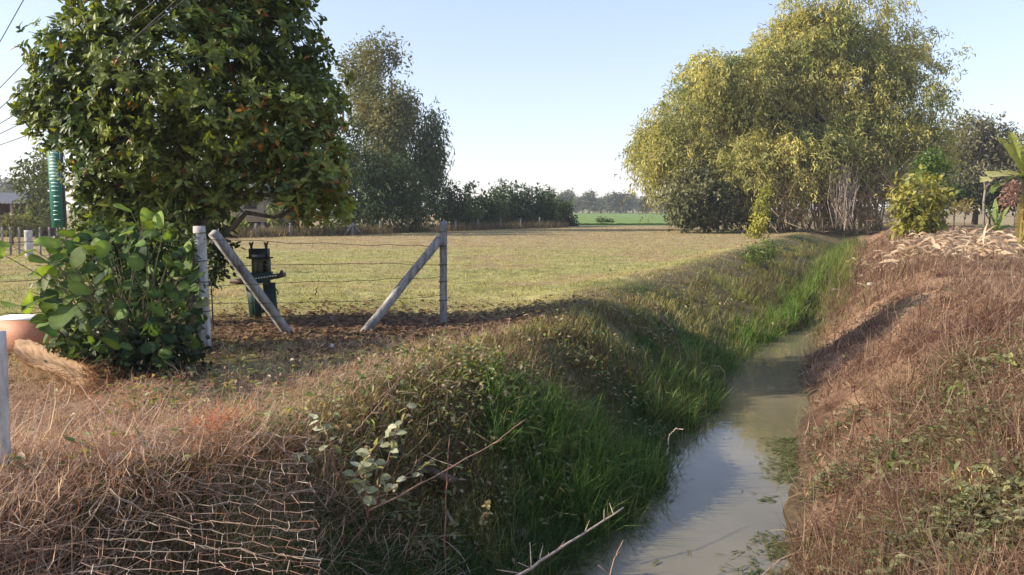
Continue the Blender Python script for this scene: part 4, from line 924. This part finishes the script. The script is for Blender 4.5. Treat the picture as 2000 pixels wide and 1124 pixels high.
# clay trough and fibre mat at the left
b = hit(45, 690); D = b[1]
mb = MB(); p0 = at(-20, 662, D); p1 = at(95, 622, D); 
sec = [(p0[0], D), (p1[0], D + .05), (p1[0] - .02, D + .4), (p0[0], D + .38)]
o = thing('planter', np.array([p0[0] * .5 + p1[0] * .5, D + .2, float(terr(p0[0], D))]), 'salmon orange planter box with white rim at the left edge', 'planter')
mb.prism(sec, float(terr(p0[0], D)) - .05, p1[2] - .03, (.50, .22, .13)); mb.build('box', M_COL, o)
mb = MB(); mb.prism([(p0[0], D - .02), (p1[0] + .02, D + .03), (p1[0], D + .42), (p0[0], D + .4)], p1[2] - .03, p1[2] - .008, (.7, .68, .64)); mb.build('rim', M_COL, o)
mb = MB(); nu, nv = 26, 14; V = []
Q4 = [hit(32, 712) + [0, 0, .26], hit(30, 745) + [0, 0, .24], hit(178, 752) + [0, 0, .15], hit(165, 772) + [0, 0, .12]]
for i_ in range(nu):
    for j_ in range(nv):
        u = i_ / (nu - 1); v_ = j_ / (nv - 1)
        e = (Q4[0] * (1 - v_) + Q4[1] * v_) * (1 - u) + (Q4[2] * (1 - v_) + Q4[3] * v_) * u
        e = e + np.array([0, 0, .05 * math.sin(u * 3.6) * (1 - v_) + .02 * math.sin(u * 8 + v_ * 3) - .05 * u * v_ + .012 * math.sin(v_ * 9 + u * 2)]) + (np.array([R.normal() * .025, 0, 0]) if i_ > nu - 3 else 0); V.append(e + R.normal(size=3) * .003)
V = np.array(V); F = []
for i_ in range(nu - 1):
    for j_ in range(nv - 1):
        a_ = i_ * nv + j_; F += [(a_, a_ + nv, a_ + nv + 1), (a_, a_ + nv + 1, a_ + 1)]
mb.add(V, F, np.clip(np.array((.66, .46, .28)) * (1 + .15 * R.normal(size=(len(V), 1))), .02, .8)); mb.add(V + [0, .02, -.02], [f[::-1] for f in F], (.4, .26, .14))
o = thing('fibre_mat', at(100, 690, D - .3), 'tan torn fibre mat draped over dry grass below the planter', 'mat')
mb.build('sheet', M_DRY, o, smooth=True)
mb = MB(); n = 520; ed = V.reshape(nu, nv, 3); pick = np.concatenate([ed[-1], ed[-2], ed[:, -1], ed[-6:, 0]]); q = pick[R.integers(len(pick), size=n)] + R.normal(size=(n, 3)) * .015
az = R.normal(size=n) * .7 - .35
blades(mb, q, R.uniform(.08, .36, n), R.uniform(.003, .007, n), az, R.uniform(1.1, 1.9, n), R.uniform(-.1, .3, n), np.clip(mixc((.34, .17, .09), (.56, .38, .22), R.random(n)), 0, 1)); mb.build('fringe', M_DRY, o)

# ------------------------------------------------------------------ wire netting in the foreground
o = thing('wire_netting', hit(430, 1000), 'sagging rusty wire netting laid over dry grass at lower left', 'netting')
mb = MB(); nu, nv = 15, 17
def netp(i_, j_):
    u = i_ / (nu - 1); v_ = j_ / (nv - 1); px = (270 - 120 * v_) * (1 - u) + (600 + 30 * v_) * u; py = 848 + 290 * v_ ** .85
    q_ = at(px, py, 4.55 - 1.6 * v_)
    q_[2] = max(q_[2] - .02, float(terr(q_[0], q_[1])) + .12) + .05 * (vn(u * 4, v_ * 4, 2) - .5) + .07 * (1 - u); return q_
G = np.array([[netp(i_ + .13 * R.normal(), j_ + .10 * R.normal()) for j_ in range(nv)] for i_ in range(nu)])
for j_ in range(nv):
    for i_ in range(nu):
        cc = mixc((.26, .12, .07), (.46, .38, .29), R.random()); 
        if R.random() < .04: continue
        up_ = .012 if (i_ + j_) % 2 else -.012
        if i_ < nu - 1: mb.tube([G[i_, j_] + [0, up_, 0], G[i_ + 1, j_] + [0, -up_, 0]], R.uniform(.0013, .0022), 4, cc, False)
        if j_ < nv - 1 and (i_ + j_) % 2 == 0: mb.tube([G[i_, j_] + [0, -up_, 0], (G[i_, j_] + G[i_, j_ + 1]) / 2 + R.normal(size=3) * .012, G[i_, j_ + 1] + [0, up_, 0]], R.uniform(.0013, .0022), 4, cc, False)
mb.build('mesh', M_STICK, o)
mb = MB()
for j_ in (0, 5, 9, 12): mb.tube(G[:, j_] + R.normal(size=G[:, j_].shape) * .008, .0022, 5, (.42, .32, .22))
mb.build('strand', M_STICK, o)

for (px, py, sx, sy, lab) in [(265, 790, .26, .12, 'shredded orange netting scrap in dry grass left of the wire netting'), (425, 862, .10, .03, 'small orange netting scrap caught on the top edge of the wire netting')]:
    c0 = hit(px, py + 60) + [0, 0, .30]; mb = MB(); n = 190; az = R.uniform(0, 6.3, n)
    blades(mb, c0 + R.normal(size=(n, 3)) * [sx, sx, sy * .6], R.uniform(.06, .2, n), R.uniform(.003, .008, n), az, R.uniform(.8, 1.8, n), R.uniform(-.5, .5, n), np.clip(mixc((.42, .15, .07), (.68, .34, .2), R.random(n)), 0, 1))
    tag(mb.build('orange_netting_scrap', M_DRY, origin=c0), lab, 'netting')

# ------------------------------------------------------------------ foreground plants, sticks, stones
def climber(name, label, base_px, stems, cols, L0, cat='plant', group=None, W=.62, alt=.05, start=.25, sc=(.30, .17, .10), r=.005, lift=0):
    b = hit(*base_px); b = b - np.array([0, lift * .6, 0]); o = thing(name, b, label, cat, group); ms = MB(); ml = MB()
    for st in stems:
        p_ = [b + R.normal(size=3) * .02] + [at(q[0], q[1], b[1] - lift * .4 + q[2]) for q in st]; p_ = np.array(p_)
        u = np.linspace(0, len(p_) - 1, 4 * len(p_)); pp = np.c_[[np.interp(u, np.arange(len(p_)), p_[:, k]) for k in range(3)]].T; pp[1:] += R.normal(size=(len(pp) - 1, 3)) * .008
        ms.tube(pp, np.linspace(r * 1.3, r * .5, len(pp)), 5, np.clip(np.array(sc) * (1 + .2 * R.normal()), .02, .7))
        Lt = np.linalg.norm(np.diff(pp, axis=0), axis=1).sum(); n = int(Lt / alt)
        for q in range(n):
            t_ = start + (1 - start) * q / max(1, n - 1); c_ = np.array([np.interp(t_ * (len(pp) - 1), np.arange(len(pp)), pp[:, k]) for k in range(3)])
            d = np.array([R.normal(), R.normal() * .6 - .3, R.normal() * .6 + .1]); nr = np.array([R.normal() * .5 - .3, R.normal() * .5 - .5, .8]); L_ = L0 * R.uniform(.6, 1.2)
            leaves(ml, c_[None], unit(d)[None], unit(nr)[None], np.array([L_]), np.array([L_ * W]), np.clip(mixc(cols[0], cols[1], R.random()) * (1 + .12 * R.normal()), .01, .8)[None], .2, .1, False)
    ms.build('stems', M_STICK, o, smooth=True); ml.build('leaves', M_BIGLEAF, o); return o
climber('pale_leaved_climber', 'wiry climber with pale silvery round leaves in the foreground dry grass', (730, 1000),
        [[(745, 930, 0), (770, 850, .05), (798, 790, .1)], [(720, 950, -.05), (700, 920, 0), (735, 870, .1), (760, 845, .1)], [(760, 960, .05), (800, 930, .1), (850, 900, .2)], [(715, 960, -.1), (690, 930, -.05), (720, 900, 0)]], ((.26, .29, .16), (.50, .50, .34)), .08, alt=.05, lift=.35)
climber('grey_leaved_shoot', 'short shoot with narrow grey leaves left of the pale climber', (690, 950), [[(655, 890, 0), (632, 835, 0), (618, 815, 0)], [(640, 880, 0), (600, 880, 0), (585, 895, 0)]], ((.25, .28, .17), (.46, .48, .34)), .09, alt=.07, W=.4, start=.45, lift=.3)
climber('dry_flower_stalk', 'upright dry stalk with yellowish seed head beside the ditch', (935, 1110), [[(938, 1060, 0), (945, 1010, 0), (955, 980, 0)]], ((.36, .29, .12), (.55, .45, .2)), .035, alt=.02, start=.55, W=.6)
climber('lance_leaved_weed', 'weed with long pale lance leaves and yellow stems on the right bank', (1890, 1010), [[(1880, 960, 0), (1860, 920, 0)], [(1910, 960, 0), (1925, 915, 0)], [(1930, 970, 0), (1960, 930, 0)], [(1900, 950, .05), (1890, 910, .1)]], ((.20, .24, .09), (.40, .42, .22)), .17, alt=.05, W=.2, start=.3, sc=(.40, .34, .08))
for (bp, tx, lab) in [((1880, 800), [(1850, 760), (1880, 750), (1910, 765), (1930, 780), (1840, 785)], 'bright green leafy weed high on the right bank'),
                      ((1800, 930), [(1780, 900), (1810, 895), (1760, 915)], 'small green weed midway down the right bank'),
                      ((1730, 935), [(1720, 905), (1745, 900)], 'smallest green weed nearest the water on the right bank'),
                      ((1985, 730), [(1970, 700), (1995, 690)], 'yellowish weed at the right edge of the right bank')]:
    climber('leafy_weed', lab, bp, [[((q[0] + bp[0]) / 2, (q[1] + bp[1]) / 2 - 4, 0), (q[0], q[1], R.normal() * .1)] for q in tx], ((.16, .22, .06), (.38, .42, .15)), .10, alt=.03, W=.5, group='weeds on the right bank', sc=(.22, .22, .08))
def stick(label, pxs, r, col, twigs=0, zoff=None, name='dead_branch', cat='branch'):
    p_ = np.array([at(q[0], q[1], q[2]) for q in pxs]); u = np.linspace(0, len(p_) - 1, 5 * len(p_)); pp = np.c_[[np.interp(u, np.arange(len(p_)), p_[:, k]) for k in range(3)]].T; pp += R.normal(size=pp.shape) * r * .5
    mb = MB(); mb.tube(pp, np.linspace(r, r * .5, len(pp)), 6, col)
    for k in range(twigs):
        c_ = pp[R.integers(2, len(pp) - 1)]; mb.tube([c_, c_ + np.array([R.normal() * .05, R.normal() * .04, abs(R.normal()) * .05])], [r * .45, r * .15], 4, col)
    return tag(mb.build(name, M_STICK, origin=pp[0], smooth=True), label, cat)
d0 = lambda px, py: hit(px, py)[1]
stick('long thorny pale stick poking over the near water edge', [(960, 1160, 4.4), (1090, 1075, 4.75), (1215, 996, 5.2)], .011, (.42, .33, .26), 9)
stick('thin dry stalk standing at the bottom edge before the water', [(1180, 1170, 4.5), (1200, 1090, 4.6), (1218, 1056, 4.65)], .005, (.38, .24, .17), 2, name='dry_stalk', cat='stalk')
stick('leaning brown branch on the sunlit far part of the left bank', [(1320, 655, d0(1320, 668)), (1295, 625, d0(1320, 668) + .4), (1278, 600, d0(1320, 668) + .6)], .025, (.13, .08, .06))
stick('arched pale stem bending over the ditch edge at the shadow', [(1412, 770, d0(1412, 770)), (1416, 730, d0(1412, 770)), (1405, 716, d0(1412, 770)), (1392, 714, d0(1412, 770))], .010, (.32, .26, .2), name='arched_stem', cat='stem')
stick('arched pale stem dipping into the water nearest the camera', [(1303, 890, 7.3), (1306, 855, 7.3), (1318, 838, 7.3), (1335, 838, 7.25)], .008, (.42, .33, .26), name='arched_stem', cat='stem')
stick('thin long brown runner slanting up from the pale climber', [(690, 850, 5.2), (740, 790, 5.4), (800, 715, 5.8)], .006, (.26, .15, .10), 4)
stick('long brown runner slanting right across the dark bank', [(720, 1000, 4.6), (850, 930, 4.9), (960, 870, 5.2), (1020, 825, 5.4)], .006, (.32, .19, .13), 6)
stick('upright reddish stem right of the pale climber', [(868, 1090, 4.7), (872, 960, 4.75), (878, 850, 4.8)], .005, (.30, .15, .11), 5)
stick('dark slanting stem at the left of the foreground tangle', [(600, 930, 4.6), (555, 880, 4.6), (510, 835, 4.7)], .007, (.16, .10, .08), 3)
stick('straight pale cane crossing the netting from lower left', [(280, 860, 4.5), (310, 800, 4.6), (335, 752, 4.8)], .005, (.42, .27, .18), 0)
stick('bent brown cane over the dry grass left of the netting', [(150, 745, 5.4), (195, 800, 5.2), (260, 880, 4.8), (300, 925, 4.5)], .005, (.30, .18, .12), 2)
stick('long straw coloured cane leaning at the lower left corner', [(5, 1090, 3.4), (60, 960, 3.7), (85, 880, 3.9)], .004, (.42, .32, .2), 0)
stick('small dark twig stuck upright in the mown field', [(615, 576, d0(615, 578)), (621, 560, d0(615, 578))], .014, (.08, .06, .05), 0, name='twig', cat='twig')
stick('short twig floating in the shaded ditch water', [(1510, 846, hit(1510, 848)[1]), (1545, 842, hit(1510, 848)[1] + .05)], .014, (.05, .04, .03), 1, name='floating_twig', cat='twig')
def rock(name, label, c, r, col, cat):
    mb = MB(); n = 10; V = []; F = []
    for i_ in range(n + 1):
        for j_ in range(12):
            th = i_ / n * math.pi; ph = j_ / 12 * 2 * math.pi; d = np.array([math.sin(th) * math.cos(ph), math.sin(th) * math.sin(ph), math.cos(th)])
            q = 1 + .45 * (float(vn(d[0] * 1.7 + r[0] * 90, d[1] * 1.7 + d[2] * 1.3, 3)) - .5); V.append(np.asarray(c) + d * np.asarray(r) * q)
    for i_ in range(n):
        for j_ in range(12):
            a_ = i_ * 12 + j_; b_ = i_ * 12 + (j_ + 1) % 12; F += [(a_, a_ + 12, b_ + 12), (a_, b_ + 12, b_)]
    mb.add(np.array(V), F, col); return tag(mb.build(name, M_STICK, origin=c), label, cat)
c = hit(1020, 1062); rock('stone', 'pale rounded stone in dead grass low on the left bank', c + [0, 0, .06], (.07, .06, .05), (.34, .31, .29), 'stone')
c = hit(647, 682); rock('stone', 'small white stone lying on the grass between the fence braces', c + [0, 0, .03], (.035, .03, .03), (.75, .70, .65), 'stone')
c = hit(1700, 560); rock('stone', 'whitish stone high on the dry right bank', c + [0, 0, .05], (.09, .08, .055), (.48, .42, .36), 'stone')
# grey slab of broken concrete
c = hit(850, 960); mb = MB(); ax = unit(np.array([.8, -.3, -.25])); ay = unit(np.cross([0, .3, 1.], ax)); az_ = np.cross(ax, ay)
V = []
for (i_, j_, k_) in [(-1, -1, -1), (1, -.8, -1), (.9, 1, -1), (-.8, .9, -1), (-1, -1, 1), (1, -.8, 1), (.9, 1, 1), (-.8, .9, 1)]: V.append(c + np.array([0, 0, .14]) + ax * .18 * i_ + ay * .07 * j_ + az_ * .02 * k_)
mb.add(V, [(0, 2, 1), (0, 3, 2), (4, 5, 6), (4, 6, 7), (0, 1, 5), (0, 5, 4), (1, 2, 6), (1, 6, 5), (2, 3, 7), (2, 7, 6), (3, 0, 4), (3, 4, 7)])
tag(mb.build('concrete_slab', M_BARK, origin=c), 'grey broken slab lying in the dead grass of the left bank', 'slab')

# ------------------------------------------------------------------ overhead cables
labs = ['topmost power cable crossing the sky at the left edge', 'second power cable from the top at the left edge', 'third power cable from the top at the left edge', 'fourth power cable from the top at the left edge', 'fifth power cable from the top at the left edge', 'lowest power cable at the left edge beside the tree',
        'upper power cable passing in front of the tree top', 'lower power cable passing in front of the tree top', 'faint middle power cable passing in front of the tree top']
for lab, (xa, ya, xb, yb, da, db) in zip(labs, [(0, 82, 46, 0, 20, 19), (0, 172, 70, 100, 22, 20.5), (0, 212, 60, 158, 22, 20.5), (0, 242, 60, 205, 22, 20.5), (0, 262, 60, 232, 22, 20.5), (0, 284, 60, 262, 22, 20.5), (245, 50, 305, 0, 8.6, 8.2), (280, 62, 362, 0, 8.6, 8.1), (268, 70, 345, 0, 8.6, 8.1)]):
    a_ = at(xa, ya, da); e = at(xb, yb, db); f0, f1_ = (-1.2, 2.6) if da > 10 else (-.15, 3)
    p_ = np.array([a_ + (e - a_) * q + np.array([0, 0, .012 * (q - .5) ** 2 * (da / 20)]) for q in np.linspace(f0, f1_, 14)])
    mb = MB(); mb.tube(p_, .011 if da > 10 else .006, 5); tag(mb.build('power_cable', M_CABLE, origin=p_[0]), lab, 'cable', 'power cables at the upper left')

# ------------------------------------------------------------------ dry-season haze
m = bpy.data.materials.new('haze'); m.use_nodes = True; t = m.node_tree; t.nodes.clear()
out = t.nodes.new('ShaderNodeOutputMaterial'); pv = t.nodes.new('ShaderNodeVolumePrincipled')
pv.inputs['Color'].default_value = (.93, .95, 1, 1); pv.inputs['Density'].default_value = .0006; pv.inputs['Anisotropy'].default_value = .3
t.links.new(pv.outputs[0], out.inputs['Volume'])
mb = MB(); mb.box((-330, -40, -3.2), (330, 470, 26), (1, 1, 1))
tag(mb.build('haze', m), kind='stuff')
